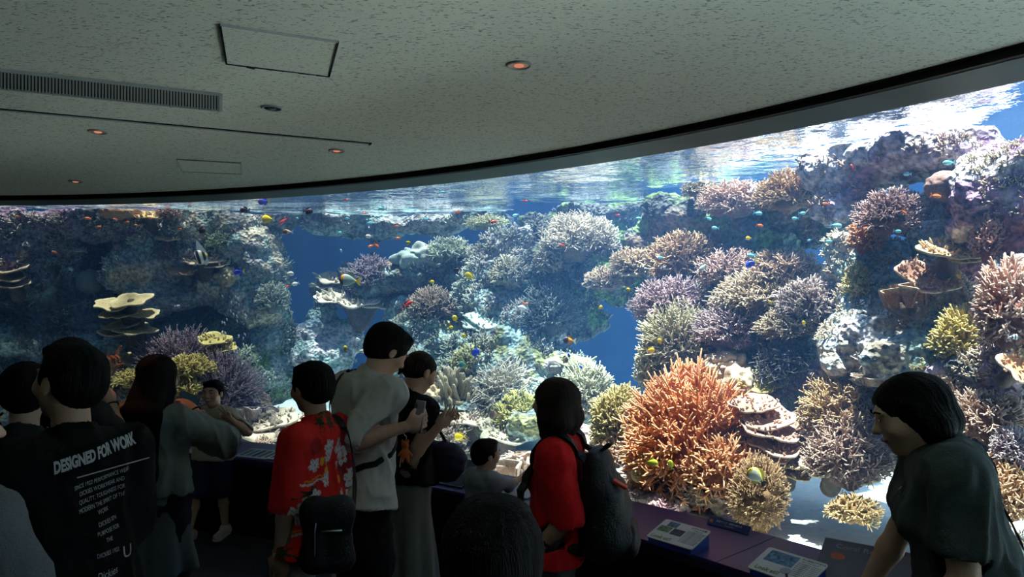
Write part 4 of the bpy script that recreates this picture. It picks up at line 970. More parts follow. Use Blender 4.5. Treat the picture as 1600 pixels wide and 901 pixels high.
FL = [
('anthias',28,338,9,1,0,'orange fish near the upper left corner of the window'),('anthias',136,341,13,-1,.2,'orange fish just left under the orange-beige flat coral'),('anthias',181,343,9,1,.3,'orange fish under the middle of the orange-beige flat coral'),
('anthias',198,347,8,-1,0,'orange fish low under the right end of the orange-beige flat coral'),('anthias',214,338,8,1,.5,'upper orange fish between the beige corals at the window top'),('anthias',234,341,9,-1,.1,'orange fish under the sunlit yellow-beige plate'),
('anthias',154,354,9,-1,0,'lone orange fish below the orange-beige flat coral'),('anthias',214,352,8,1,.2,'lower orange fish between the beige corals at the window top'),('anthias',280,358,8,-1,0,'orange fish above the little beige shelf coral'),
('anthias',86,394,10,1,.3,'orange-pink fish alone on the purple-lit left rock'),('anthias',296,322,7,1,0,'tiny orange fish at the window top in the pale gap'),('anthias',304,333,6,-1,.1,'tiny orange fish by the pinkish bush at the window top'),
('wrasse',125,391,22,1,0,'slim olive fish swimming left in front of the shadowy left wall'),('dark',383,328,15,1,0,'dark maroon fish at the window top above the light crusted slope'),('dark',314,360,14,-1,.1,'small dark fish above the pale yellowish plate'),
('purple',413,315,19,1,-.1,'purple and blue fish with a yellow tail right at the window top'),('brownwhite',334,368,6,1,0,'tiny pink-white fish beside the mottled green coral'),('idol',317,400,26,1,-.3,'black and white banded fish with a long raised fin, at the light rock slope'),
('tang',374,425,17,1,-.2,'bright blue fish with a yellow tail left of the deep blue water'),('damsel',277,478,9,-1,.1,'small striped fish above the purple dome on the left'),('whitefish',110,420,9,-1,.6,'small silver fish in the dark left part of the window'),
('redfish',540,312,8,-1,0,'small red fish at the waterline over the open blue'),('chromis',605,299,7,1,0,'tiny pale fish at the waterline near the mid left window head'),('chromis',690,300,9,-1,0,'small teal fish at the waterline above the reef ridge'),
('dark',481,330,16,-1,0,'dark fish in front of the long reef ridge'),('yellowbig',419,342,20,1,0,'round yellow fish with a dark mouth near the window top'),('redfish',443,345,18,1,-.7,'slender red fish diving beside the round yellow fish'),
('brownwhite',450,362,17,1,0,'brown fish with a pale tail below the slender red fish'),('chromis',530,363,8,-1,0,'small turquoise fish alone in the open blue water'),('chromis',543,341,9,1,0,'small turquoise fish under the left part of the reef ridge'),
('chromis',577,348,10,-1,0,'turquoise fish under the middle of the reef ridge'),('chromis',598,326,13,1,0,'larger turquoise fish above the reef ridge'),('chromis',666,342,10,1,0,'turquoise fish below the right part of the reef ridge'),('chromis',465,341,6,1,.4,'tiny teal fish between the dark fish and the yellow fish'),
('whitefish',577,369,12,1,0,'white and black spotted fish above the dark purple dome'),('anthias',571,333,7,1,0,'orange fish over the reef ridge, left one'),('anthias',619,353,10,-1,-.1,'orange fish under the reef ridge left of its sunlit patch'),('anthias',623,372,10,1,0,'orange fish midway between ridge and pale green table'),
('anthias',580,384,11,1,-.4,'left of two orange fish diving above the dark purple dome'),('anthias',588,383,11,-1,.8,'right of two orange fish diving above the dark purple dome'),('anthias',716,331,11,1,0,'orange fish at the sunlit patch of the reef ridge'),('redfish',770,346,14,-1,0,'bright red fish over the whitish ledge right of the ridge'),
('greenyellow',639,379,10,1,0,'small olive yellow fish above the turquoise crusted lump'),('angel',547,438,34,1,.1,'big grey angelfish with orange face and yellow tail over the white plates'),('dark',712,421,12,-1,.3,'dark fish in the faint red reflection'),
('yellow',734,431,17,1,.4,'yellow fish at the right end of the faint red reflection'),('yellow',674,440,9,-1,.1,'small yellow fish below the dark purple dome ledge'),('redfish',637,475,20,-1,-.5,'pinkish red fish with a raised tail by the brown domed bush'),
('whitefish',452,427,14,-1,.1,'grey-white fish at the left edge of the deep blue, upper one'),('whitefish',462,443,12,1,-.3,'silver fish at the left edge of the deep blue, lower one'),('redfish',450,447,9,1,-.4,'dull red fish beside the silver fish'),
('yellow',711,498,12,1,1.2,'thin upright yellow fish above the soft finger coral'),('whitefish',533,392,6,1,1.3,'tiny upright white fish in the dark blue gap'),('damsel',685,413,7,-1,0,'tiny striped fish under the pale green table'),
('redfish',820,314,9,-1,0,'small red fish high up near the window top in the middle'),('redfish',964,336,10,-1,0,'red fish in front of the dark column near the waterline'),('redfish',879,383,11,1,.2,'red fish on the large whitish staghorn fan'),
('chromis',997,341,12,-1,.2,'turquoise fish between the dark column and the overhang'),('chromis',1107,341,11,-1,.5,'turquoise fish in the shade of the overhang, left one'),('chromis',1118,356,12,1,.1,'turquoise fish in the shade of the overhang, lower one'),('chromis',1184,333,14,-1,.2,'turquoise fish in the shade of the overhang, right one'),
('chromis',806,336,11,1,-.3,'teal fish near the bluish slope below the waterline'),('anthias',1187,352,13,-1,.2,'orange fish in the shade of the overhang'),('yellow',1170,372,10,1,0,'small yellow-orange fish over the crest of the long bank'),
('chromis',1175,399,15,1,.1,'turquoise fish just above the big blue fish on the bank'),('tang',1174,411,20,1,-.6,'deep blue fish in front of the brown-violet staghorn'),('whitefish',1099,417,17,1,-.9,'pale ribbed fish at the left end of the long bank'),
('yellow',982,453,8,1,1.1,'small yellow fish by the small tan bush'),('chromis',1032,402,10,1,0,'teal fish on the rounded brown bush'),('damsel',1036,418,9,-1,.1,'small striped fish right of the beige plates'),('damsel',1010,420,9,1,0,'small striped fish over the beige plates'),
('redfish',1332,262,12,1,1.2,'upright red fish on the lilac rock ridge'),('chromis',1483,254,18,1,0,'large turquoise fish by the dark domed coral, top right'),('chromis',1418,272,13,1,0,'turquoise fish under the lilac rock ridge'),('chromis',1253,333,12,-1,0,'turquoise fish left of the purple-brown dome, upper one'),
('chromis',1243,341,11,1,0,'turquoise fish left of the purple-brown dome, lower one'),('chromis',1306,352,18,-1,.2,'big turquoise fish beside the little orange-brown bush'),('anthias',1462,306,17,-1,.2,'bright orange fish below the large turquoise fish'),('anthias',1412,331,12,-1,.9,'orange fish pointing up in front of the purple-brown dome'),('anthias',1291,318,12,1,0,'orange fish above the big turquoise fish'),
('chromis',1402,361,12,-1,.2,'turquoise fish right of the little orange-brown bush'),('chromis',1265,375,7,1,-.3,'tiny turquoise fish left of the pale slope'),('chromis',1294,377,12,-1,.2,'green-teal fish at the top of the pale slope'),('bluefish',1393,419,11,-1,.2,'dark blue fish against the sunlit slope'),
('damsel',1349,474,14,1,.9,'black and white striped fish on the pale slope'),('damsel',1583,526,16,-1,0,'black and white striped fish below the pinkish knobbly bush'),('yellow',1204,473,8,1,1.0,'small yellow fish in the cream tipped staghorn'),('yellow',1499,432,9,1,.8,'small yellow fish under the round knobbly plate'),('yellow',1256,505,9,1,1.2,'upright yellow fish on the beige staghorn'),
('whitefish',818,481,16,1,.2,'silvery fish left of the dark column'),('anthias',821,474,9,-1,0,'orange fish touching the silvery fish'),('yellow',938,480,8,-1,-.6,'small yellow fish in the deep blue gap'),('surgeon',890,532,21,1,.1,'dark and orange fish with a white tail in the deep blue gap'),
('bat',882,562,13,-1,0,'brown-yellow fish on the lone green plate'),('bluefish',889,556,10,1,1.2,'thin blue fish standing upright by the green plate'),('bluefish',908,574,9,1,1.0,'small dark blue fish under the green plate'),('yellow',1031,533,10,1,1.2,'upright yellow fish on the olive-white staghorn'),('yellow',1016,547,14,-1,0,'orange-yellow fish at the edge of the deep blue gap'),
('tang',742,552,19,-1,-.7,'blue fish with yellow tail in front of the brown dome'),('tealyellow',724,570,15,1,.2,'teal fish with yellow fins above the soft finger coral'),('yellow',719,682,19,1,-.1,'vivid yellow fish beside the woman in black'),('bat',773,648,18,1,.2,'brown triangular fish above the table coral'),
('greenyellow',540,545,11,1,1.3,'slim upright yellow-green fish in the open blue water'),('whitefish',560,530,9,1,.2,'white fish behind the tall man, upper one'),('whitefish',565,548,12,-1,.2,'grey white fish behind the tall man, lower one'),('whitefish',458,546,7,1,.4,'tiny white fish above the head of the aloha-shirt man'),
('butterfly',1183,745,34,1,.7,'large white butterflyfish with a yellow nape in front of the round brown coral'),('greenyellow',1018,722,21,-1,.1,'lime yellow fish beside the mushroom-shaped soft corals'),('greenyellow',1048,726,16,1,1.3,'narrow yellow fish seen nearly head-on before the orange coral foot'),
('yellow',725,525,9,1,.9,'little yellow fish under the turquoise plate'),('yellow',704,511,8,-1,0,'little yellow fish left of the turquoise plate')]
for r_ in FL: fish(*r_, d=(.25 if r_[0] in ('butterfly','greenyellow') else None))
tr_ = random.Random(3)
for q in range(26):                                         # school of tiny pale fish hanging in the blue
    fish('tiny', tr_.uniform(345,385), tr_.uniform(462,530), tr_.uniform(4,6), 1, 1.3+tr_.uniform(-.3,.3), 'tiny pale fish in the loose school hanging above the smiling boy', 'school of tiny pale fish above the boy', d=.5+.4*tr_.random())
# ------------------------------------------------------------------ people
def skin_mat(name, c): return pbr(name, c, .55, .35, .12, 180, .06)
m_skin = skin_mat('skin', (.58,.36,.25)); m_skin_d = skin_mat('skin_tanned', (.45,.27,.18))
m_hair = pbr('black_hair', (.006,.005,.005), .7, .10, .5, 60, .4, aniso=(6,6,.5)); m_hair_b = pbr('brown_hair', (.020,.011,.009), .65, .12, .5, 60, .4, aniso=(6,6,.5))
m_eye = pbr('eye', (.03,.02,.02), .2, .5); m_lip = pbr('lip', (.42,.17,.14), .5, .3)
def cloth(name, c, rough=.9, bump=.25, var=.12, sheen=0, **k): return pbr(name, c, rough, .15, bump, 260, var, sheen=sheen, **k)

def Rz(a): return Matrix.Rotation(a, 3, 'Z')
class Person:
    def __init__(s, name, label, x, y, heading, H, head=(0,0,0), lean=(0,0), twist=0, build=1.0, hh=None, skin=None, armL=None, armR=None,
                 legs=None, res=.0055, z0=0, cat='person', female=False, head_off=(0,0,0)):
        """heading 0: facing away from the camera (+Y); armX = (upper dir, forearm dir, hand) with hand in None|'relax'|'grip'|'point'|'fist'|'v'"""
        s.H = H; s.f = H/1.7; s.B = build; s.res = res; s.fem = female
        s.root = empty('person', (x, y, z0), heading); tag(s.root, label, cat)
        s.hh = hh or .135*H; f = s.f
        RL_ = Matrix.Rotation(-lean[0], 3, 'X') @ Matrix.Rotation(lean[1], 3, 'Y')
        s.Rt = RL_ @ Rz(twist)
        s.pel = Vector((0, 0, .525*H)); s.neck = s.pel+RL_ @ Vector((0, -.01*f, .277*H))
        s.sw = (.100 if not female else .090)*H*build**.5
        s.sh = {sd: s.neck+s.Rt @ Vector((sg*s.sw, 0, -.030*H)) for sd, sg in (('L',-1),('R',1))}
        yaw, pit, rol = head
        s.Rh = Rz(yaw) @ Matrix.Rotation(-pit, 3, 'X') @ Matrix.Rotation(rol, 3, 'Y')
        s.hs = s.hh/.23
        s.head = s.neck+RL_ @ Vector((0, .012*f, .048*H))+s.Rh @ Vector((0, .018*s.hs, .085*s.hs))+Vector(head_off)
        s.arms = {}
        for sd, arm in (('L', armL), ('R', armR)):
            sg = -1 if sd == 'L' else 1
            arm = arm or ((sg*.12, 0, -1), (sg*.02, .12, -1), 'relax')
            if arm[0] == 'ik':                          # ('ik', world point of the wrist, kind, palm normal, elbow hint)
                t = s.root.matrix_basis.inverted() @ Vector(arm[1]) if False else (Matrix.Rotation(-heading,4,'Z') @ (Vector(arm[1])-Vector((x,y,z0))))
                l1, l2 = .170*H, .150*H; d = t-s.sh[sd]; dl = min(d.length, (l1+l2)*.985); d.normalize()
                a_ = (l1*l1-l2*l2+dl*dl)/(2*dl); hgt = math.sqrt(max(l1*l1-a_*a_, 0))
                hint = Vector(arm[4]) if len(arm) > 4 else Vector((sg*.3,-.2,-1)); hint = (hint-d*hint.dot(d)).normalized()
                el = s.sh[sd]+d*a_+hint*hgt; wr = s.sh[sd]+d*dl; arm = (0, 0, arm[2], arm[3]); w = (wr-el).normalized()
                s.arms[sd] = (el, wr, w, arm[2], arm[3]); continue
            u = Vector(arm[0]).normalized(); w = Vector(arm[1]).normalized()
            el = s.sh[sd]+u*.165*H; wr = el+w*.145*H
            s.arms[sd] = (el, wr, w, arm[2], arm[3] if len(arm) > 3 else None)
        s.legs = {}
        for sd, sg in (('L',-1),('R',1)):
            foot = (legs or {}).get(sd, (sg*.055*H, 0, 0))
            hip = s.pel+Vector((sg*.05*H, 0, -.02*H)); ft = Vector((foot[0], foot[1], .045*H))
            kn = (hip+ft)/2+Vector((0, .02*H, .01*H)); s.legs[sd] = (hip, kn, ft, foot[2] if len(foot) > 2 else 0)
        s.skinm = skin or m_skin
        s.body()
    def h(s, v): return s.head+s.Rh @ (Vector(v)*s.hs)
    def torso(s, S, g=0, k=.05, flat=.68, belly=1.0):
        f = s.f*s.B; yx = s.Rt @ Vector((0,1,0)); H = s.H
        hipw = .052 if not s.fem else .058
        a = lambda x, y, z: s.pel+(s.neck-s.pel)*z+s.Rt @ Vector((x*f, y*f, 0))
        fl = (yx, flat)
        S.cap(a(-hipw,0,-.02), a(hipw,0,-.02), .105*f+g, None, k, (yx,.85))
        S.cap(a(-.035,.0,.28), a(.035,0,.28), .098*f*belly+g, None, k, (yx,.80))
        S.cap(a(-.06,.005,.6), a(.06,.005,.6), .105*f+g, None, k, (yx,.80))
        S.cap(a(-.085,-.005,.82), a(.085,-.005,.82), .085*f+g, None, k, (yx,.85))
        S.cap(s.neck+s.Rt@Vector((0,-.012*f,-.06*f)), s.sh['L'], .064*f+g*.7, .048*f+g*.7, .04)
        S.cap(s.neck+s.Rt@Vector((0,-.012*f,-.06*f)), s.sh['R'], .064*f+g*.7, .048*f+g*.7, .04)
        if s.fem:
            for sg in (-1,1): S.ell(a(sg*.065,.085,.62), (.062*f+g*.5,.055*f+g*.5,.06*f+g*.5), k=.03)
    def hand(s, S, wr, w, kind, sd, pn=None):
        f = s.f*(1.0 if s.H > 1.3 else 1.12); w = w.normalized()
        sg = -1 if sd == 'L' else 1
        if pn is None: pn = Vector((-sg, 0, 0))         # palm normal: towards the body
        pn = Vector(pn); pn = (pn-w*pn.dot(w)).normalized(); side = w.cross(pn)*(-sg)   # towards the thumb side
        # thumb side chosen so that it lies forward/up
        if side.dot(Vector((0,1,.6))) < 0: side = -side
        q = .0088*f
        pc = wr+w*.048*f
        S.cap(wr-w*.01*f, wr+w*.03*f, .026*f, .03*f, .012, (pn,.62))
        S.cap(pc-side*.016*f, pc+side*.016*f, .034*f, None, .010, (pn,.45))
        curl = {'relax':.45,'grip':1.15,'fist':1.55,'point':1.45,'v':1.5,'flat':.12}[kind]
        L_ = [.074,.083,.077,.060]
        for i in range(4):
            c = curl
            if kind == 'point' and i == 0: c = .08
            if kind == 'v' and i < 2: c = .05
            off = (1.5-i)*.0205*f
            b0 = pc+w*.030*f+side*off
            spread = (1.5-i)*(.10 if kind != 'v' else .22)
            d = (w+side*spread).normalized(); p = b0; ang = c*.45
            for sgm, fr in enumerate((.45,.31,.24)):
                dd = (d*math.cos(ang)+pn*math.sin(ang)).normalized(); p2 = p+dd*L_[i]*fr*f
                S.cap(p, p2, q*(1-.08*sgm), q*(1-.08*(sgm+1)), .004); p = p2; ang += c*.75
        tb = pc-w*.022*f+side*.026*f; td = (w*.6+side*.75+pn*(.35 if kind != 'fist' else .9)).normalized()
        t1 = tb+td*.032*f; t2 = t1+(td*.5+w*.65+pn*.3*(1+curl)).normalized()*.028*f
        S.cap(tb, t1, .0125*f, .0105*f, .008); S.cap(t1, t2, .0105*f, .0085*f, .004)
        return pc
    def headshape(s, S):
        hs = s.hs; h = s.h; R_ = s.Rh
        e = lambda c, r, k=.02, op='add': S.ell(h(c), Vector(r)*hs, R_, k*hs, op)
        e((0,-.012,.028), (.077,.096,.086)); e((0,.022,-.045), (.058,.066,.062), .03)
        e((0,.060,-.088), (.026,.024,.022), .03); e((0,.05,.0), (.062,.042,.06), .03)
        S.cap(h((0,.088,.016)), h((0,.108,-.020)), .007*hs, .0125*hs, .010*hs)
        for sg in (-1,1):
            e((sg*.031,.090,.014), (.017,.012,.009), .010, 'sub'); e((sg*.030,.080,.012), (.0125,.0125,.0115), .004)
            e((sg*.078,-.004,-.006), (.009,.019,.031), .008); e((sg*.043,.062,-.022), (.024,.024,.022), .02)
            e((sg*.011,.103,-.022), (.009,.008,.007), .006); e((sg*.03,.088,.032), (.022,.009,.006), .012)
        e((0,.090,-.051), (.022,.010,.0055), .005); e((0,.088,-.062), (.019,.010,.006), .004)
    def body(s):
        S = Sdf(s.res); f = s.f; b = s.B**.5
        s.torso(S)
        S.cap(s.neck-Vector((0,0,.04*f)), s.h((0,-.018,-.065)), .058*f*b, .050*s.hs, .03)
        s.headshape(S)
        s.palm = {}
        for sd in 'LR':
            el, wr, w, kind, pn = s.arms[sd]; sh = s.sh[sd]
            m = (sh+el)/2
            S.chain([sh, m, el], [.05*f*b, .044*f*b, .037*f*b], .02); m2 = el+(wr-el)*.3
            S.chain([el, m2, wr], [.037*f*b, .038*f*b, .024*f], .015)
            s.palm[sd] = s.hand(S, wr, w, kind, sd, pn)
            hip, kn, ft, ang = s.legs[sd]
            S.chain([hip, hip.lerp(kn,.5), kn], [.085*f*b, .072*f*b, .052*f*b], .03)
            calf = kn.lerp(ft,.32)+Vector((0,-.012*f,0)); S.chain([kn, calf, ft], [.05*f, .053*f, .033*f], .02)
            d = Rz(ang) @ Vector((0,1,0)); S.cap(ft+Vector((0,0,-.035*f)), ft+d*.15*f+Vector((0,0,-.048*f)), .032*f, .022*f, .02)
        V, Fq = S.mesh(); V = lap_smooth(V, Fq, 1, .35)
        s.bodyo = mesh_np('body', V, Fq, s.skinm, s.root)
    def add(s, name, S, mat, wr=.006, ws=(13,13,5), seed=1, smooth=2, attrs=None, fine=.0015, label=None, parent=None, fold=None):
        V, Fq = S.mesh(); V = lap_smooth(V, Fq, smooth, .4)
        if wr:
            N_ = vnormals(V, Fq)
            w = fbm(V*np.array(ws), 2, seed)
            w = 1-np.abs(w)*2.2                      # ridged folds
            V = V+N_*(w*wr+fbm(V*35, 2, seed+4)*fine)[:,None]
        if fold is not None: V = fold(V)
        at_ = attrs(V, vnormals(V, Fq)) if attrs else None
        o = mesh_np(name, V, Fq, mat, parent or s.root, attrs=at_)
        if label: o['label'] = label
        return o
    def tee(s, mat, sleeve=.75, hem=-.06, g=.018, sg_=.020, neck=.0, long=False, flare=0, name='t_shirt', attrs=None, seed=1, wr=.006, belly=1.06, res=None, cuff=.0, rad=1.0):
        S = Sdf(res or s.res*1.15); f = s.f; g *= .62; sg_ *= .60
        s.torso(S, g, belly=belly)
        hz = s.pel+(s.neck-s.pel)*hem
        yx = s.Rt @ Vector((0,1,0))
        low = hz-Vector((0,0,.05))
        S.cap(s.pel+(s.neck-s.pel)*.35+s.Rt@Vector((-.05*f,0,0)), low+s.Rt@Vector((-.074*f,0,0)), (.102*f*s.B+g)*rad, (.122*f*s.B+g+flare)*rad, .05, (yx,.90))
        S.cap(s.pel+(s.neck-s.pel)*.35+s.Rt@Vector((.05*f,0,0)), low+s.Rt@Vector((.074*f,0,0)), (.102*f*s.B+g)*rad, (.122*f*s.B+g+flare)*rad, .05, (yx,.90))
        for sd in 'LR':
            el, wr_, w, kind, pn = s.arms[sd]; sh = s.sh[sd]
            if long:
                S.chain([sh, el, el.lerp(wr_,.93)], [.054*f+sg_, .047*f+sg_, .034*f+sg_+cuff], .03)
            else:
                en = sh.lerp(el, sleeve)
                S.cap(sh, en, .056*f*s.B**.5+sg_*.8, .052*f*s.B**.5+sg_*1.15, .035)
        # collar
        S.cap(s.neck+s.Rt@Vector((0,-.005,-.03*f)), s.neck+s.Rt@Vector((0,.0,.018*f+neck)), .075*f, .068*f, .02)
        S.cap(s.neck+Vector((0,0,-.0)), s.neck+(s.head-s.neck)*1.2, .060*f, None, .006, None, 'sub')
        S.plane(hz, (s.neck-s.pel))
        for sd in 'LR':
            el, wr_, w, kind, pn = s.arms[sd]; sh = s.sh[sd]
            if not long:
                en = sh.lerp(el, sleeve+.10); S.cap(en, el.lerp(wr_,.6), .046*f*s.B**.5+sg_*.8, None, .003, None, 'sub')
        return s.add(name, S, mat, wr, seed=seed, attrs=attrs)
    def trousers(s, mat, length=.95, g=.014, name='trousers', flare=.0, seed=5, rise=.08):
        S = Sdf(s.res*1.3); f = s.f; yx = s.Rt @ Vector((0,1,0))
        hipw = .052 if not s.fem else .058
        S.cap(s.pel+Vector((-hipw*f,0,-.01)), s.pel+Vector((hipw*f,0,-.01)), .106*f*s.B+g*.4, None, .05, (yx,.82))
        S.cap(s.pel+Vector((-.05*f,0,.07*f)), s.pel+Vector((.05*f,0,.07*f)), .097*f*s.B+g*.4, None, .05, (yx,.80))
        for sd in 'LR':
            hip, kn, ft, ang = s.legs[sd]
            if length <= .52:
                en = hip.lerp(kn, length/.5); S.cap(hip, en, .092*f*s.B**.5+g, .078*f+g+flare, .04)
                S.cap(en.lerp(kn,.15), kn.lerp(ft,.5), .056*f+g*.7+flare*.8, None, .003, None, 'sub')
            else:
                S.cap(hip, kn, .09*f*s.B**.5+g, .062*f+g, .04); S.cap(kn, kn.lerp(ft, (length-.5)*2), .062*f+g, .05*f+g+flare, .03)
        S.plane(s.pel+Vector((0,0,rise*f)), (0,0,-1))
        return s.add(name, S, mat, .006, seed=seed)
    def skirt(s, mat, z1, r1=.17, name='skirt', g=.012, seed=8, n=9, z0=.05):
        """z1: hem height; soft vertical folds"""
        S = Sdf(s.res*1.3); f = s.f; yx = s.Rt @ Vector((0,1,0))
        S.cap(s.pel+Vector((-.045*f,0,.0)), s.pel+Vector((.045*f,0,.0)), .11*f*s.B+g, None, .04, (yx,.86))
        S.cap(s.pel+Vector((-.05*f,0,-.02)), Vector((-.04*f, 0, z1-.05)), .105*f*s.B+g, r1*f, .06, (yx,.88)); S.cap(s.pel+Vector((.05*f,0,-.02)), Vector((.04*f,0,z1-.05)), .105*f*s.B+g, r1*f, .06, (yx,.88))
        S.plane((0,0,z1), (0,0,1)); S.plane(s.pel+Vector((0,0,z0)), (0,0,-1))
        def fold(V):
            a = np.arctan2(V[:,1], V[:,0]); t = np.clip((s.pel.z-V[:,2])/(s.pel.z-z1), 0, 1)
            d = (np.sin(a*n)+.5*np.sin(a*n*1.7+1))*.011*t*f*1.6
            r = np.linalg.norm(V[:,:2],axis=1)[:,None]+1e-6; V[:,:2] += V[:,:2]/r*d[:,None]; return V
        return s.add(name, S, mat, .003, seed=seed, fold=fold)
    def shoes(s, mat, sole=None, name='shoe'):
        f = s.f*(1 if s.H > 1.3 else 1.2)
        for sd in 'LR':
            hip, kn, ft, ang = s.legs[sd]; d = Rz(ang) @ Vector((0,1,0)); b0 = Vector((ft.x, ft.y, 0)); sx = d.cross(Vector((0,0,1)))
            S = Sdf(.006)
            S.cap(b0+Vector((0,0,.075*f)), b0-d*.02*f+Vector((0,0,.045*f)), .043*f, .046*f, .02); S.cap(b0-d*.03*f+Vector((0,0,.038*f)), b0+d*.16*f+Vector((0,0,.03*f)), .044*f, .042*f, .03, (Vector((0,0,1)),.85))
            S.plane((0,0,.016*f), (0,0,1)); S.cap(b0+Vector((0,0,.09*f)), b0+Vector((0,0,.14*f)), .032*f, None, .005, None, 'sub')
            o = s.add(name, S, mat, 0)
            S2 = Sdf(.006); S2.cap(b0-d*.03*f+Vector((0,0,.013*f)), b0+d*.165*f+Vector((0,0,.013*f)), .047*f, .044*f, .03); S2.plane((0,0,.001),(0,0,1)); S2.plane((0,0,.022*f),(0,0,-1))
            s.add('sole', S2, sole or mat, 0, parent=o)
    def hair(s, style, mat=None, seed=1, name='hair', length=.3, sc=1.0):
        S = Sdf(s.res if s.hh*1 > .1 else .005); hs = s.hs; h = s.h; R_ = s.Rh
        e = lambda c, r, k=.02, op='add': S.ell(h(c), Vector(r)*hs*(sc if op == 'add' else 1), R_, k*hs, op)
        if style in ('short', 'old'):
            e((0,-.020,.038), (.086,.104,.088)); e((0,-.055,-.012), (.074,.058,.062), .03)
            e((0,.045,.098), (.06,.04,.022) if style == 'short' else (.05,.03,.012), .03)
            for sg in (-1,1): e((sg*.072,.012,.012), (.014,.024,.03), .012)
            e((0,.115,-.01), (.085,.055,.078), .015, 'sub')
            for sg in (-1,1): e((sg*.094,.004,-.02), (.02,.03,.036), .01, 'sub')
        elif style == 'long':
            e((0,-.015,.036), (.090,.108,.092)); 
            dn = Vector((0,0,-1)); bk = s.Rt @ Vector((0,-1,0))
            p0 = h((0,-.055,-.02)); p1 = s.neck+bk*.115*s.f+Vector((0,0,-.02)); p2 = p1+dn*length*.6+bk*.035; p3 = p1+dn*length+bk*.035
            lx = s.Rt @ Vector((1,0,0))
            for q in (-1,-.35,.35,1):
                S.chain([h((q*.05,-.035,.0)), p1+lx*(q*.062+.012)*s.f, p2+lx*(q*.066+.02)*s.f, p3+lx*(q*.05+.02)*s.f], [.05*hs,.05*s.f,.048*s.f,.030*s.f], .03, (bk,.7))
            for sg in (-1,1): S.chain([h((sg*.062,.02,.02)), h((sg*.074,.01,-.07)), s.neck+lx*sg*.085*s.f+Vector((0,0,-.03))+bk*.03], [.030*hs,.032*hs,.04*s.f], .03)
            e((0,.118,-.02), (.068,.06,.088), .012, 'sub')
        elif style == 'bob':
            e((0,-.012,.036), (.096,.110,.092)); 
            for sg in (-1,1):
                S.chain([h((sg*.07,.015,.02)), h((sg*.088,.010,-.06)), h((sg*.086,.022,-.145*(length/.3)))], [.034*hs,.034*hs,.020*hs], .03)
                S.chain([h((sg*.06,-.05,.02)), h((sg*.072,-.06,-.07)), h((sg*.07,-.05,-.14*(length/.3)))], [.05*hs,.05*hs,.026*hs], .03)
            S.chain([h((0,-.06,.02)), h((0,-.082,-.07)), h((0,-.07,-.14*(length/.3)))], [.055*hs,.05*hs,.028*hs], .03)
            e((0,.122,-.03), (.062,.06,.095), .012, 'sub')
        elif style == 'bun':
            e((0,-.016,.034), (.083,.103,.086)); e((0,-.05,-.01), (.07,.055,.055), .03)
            e((0,-.112,.0), (.045,.038,.045), .02); S.chain([h((0,-.12,-.02)), h((.01,-.135,-.07))], [.022*hs,.008*hs], .02)
            e((0,.112,-.012), (.074,.062,.082), .012, 'sub')
            for sg in (-1,1): e((sg*.094,.004,-.02), (.02,.03,.036), .01, 'sub')
        elif style == 'shoulder':                     # straight shoulder-length hair tucked, crown parted
            e((0,-.018,.036), (.090,.112,.092))
            dn = Vector((0,0,-1))*hs
            S.chain([h((0,-.06,.01)), h((0,-.085,-.04)), h((0,-.085,-.04))+dn*.10], [.062*hs,.046*hs,.028*hs], .03)
            for sg in (-1,1): S.chain([h((sg*.062,-.015,.02)), h((sg*.066,-.045,-.04)), h((sg*.055,-.065,-.04))+dn*.10], [.036*hs,.042*hs,.026*hs], .03)
            e((0,.125,-.03), (.088,.075,.105), .012, 'sub')
        V, Fq = S.mesh(); V = lap_smooth(V, Fq, 1, .4); N_ = vnormals(V, Fq)
        loc = (V-np.array(s.head))@np.array(s.Rh)
        a = np.arctan2(loc[:,0], -loc[:,1]); 
        w = vnoise(np.stack([a*22, loc[:,2]*6, np.full(len(V), seed)],1), seed)+.6*vnoise(np.stack([a*48, loc[:,2]*9, np.full(len(V), 3.)],1), seed+1)
        V = V+N_*(w*.0018*hs+fbm(V*30,2,seed)*.0012)[:,None]
        return mesh_np(name, V, Fq, mat or m_hair, s.root)
    def face(s, smile=False):
        for sg in (-1,1):
            bm = bmesh.new(); bmesh.ops.create_uvsphere(bm, u_segments=10, v_segments=8, radius=1)
            o = bm_obj('eye', bm, m_eye, s.root, True); M = s.Rh.to_4x4(); M.translation = s.h((sg*.031,.0925,.012))
            o.data.transform(M @ Matrix.Diagonal((.0125*s.hs,.003*s.hs,(.0028 if smile else .0045)*s.hs,1)))
            Vt, Ft = tube_mesh([s.h((sg*.015,.099,.034)), s.h((sg*.032,.098,.040)), s.h((sg*.048,.086,.034))], .0032*s.hs, 6); mesh_np('eyebrow', Vt, Ft, m_hair, s.root)
        pts = [s.h((x, .099-.35*abs(x), -.055+(8*x*x if smile else 0))) for x in (-.022,-.012,0,.012,.022)]
        Vt, Ft = tube_mesh(pts, .004*s.hs, 6); mesh_np('mouth', Vt, Ft, m_lip, s.root)
    def w(s, v):
        """local point -> world"""
        return s.root.matrix_basis @ Vector(v)
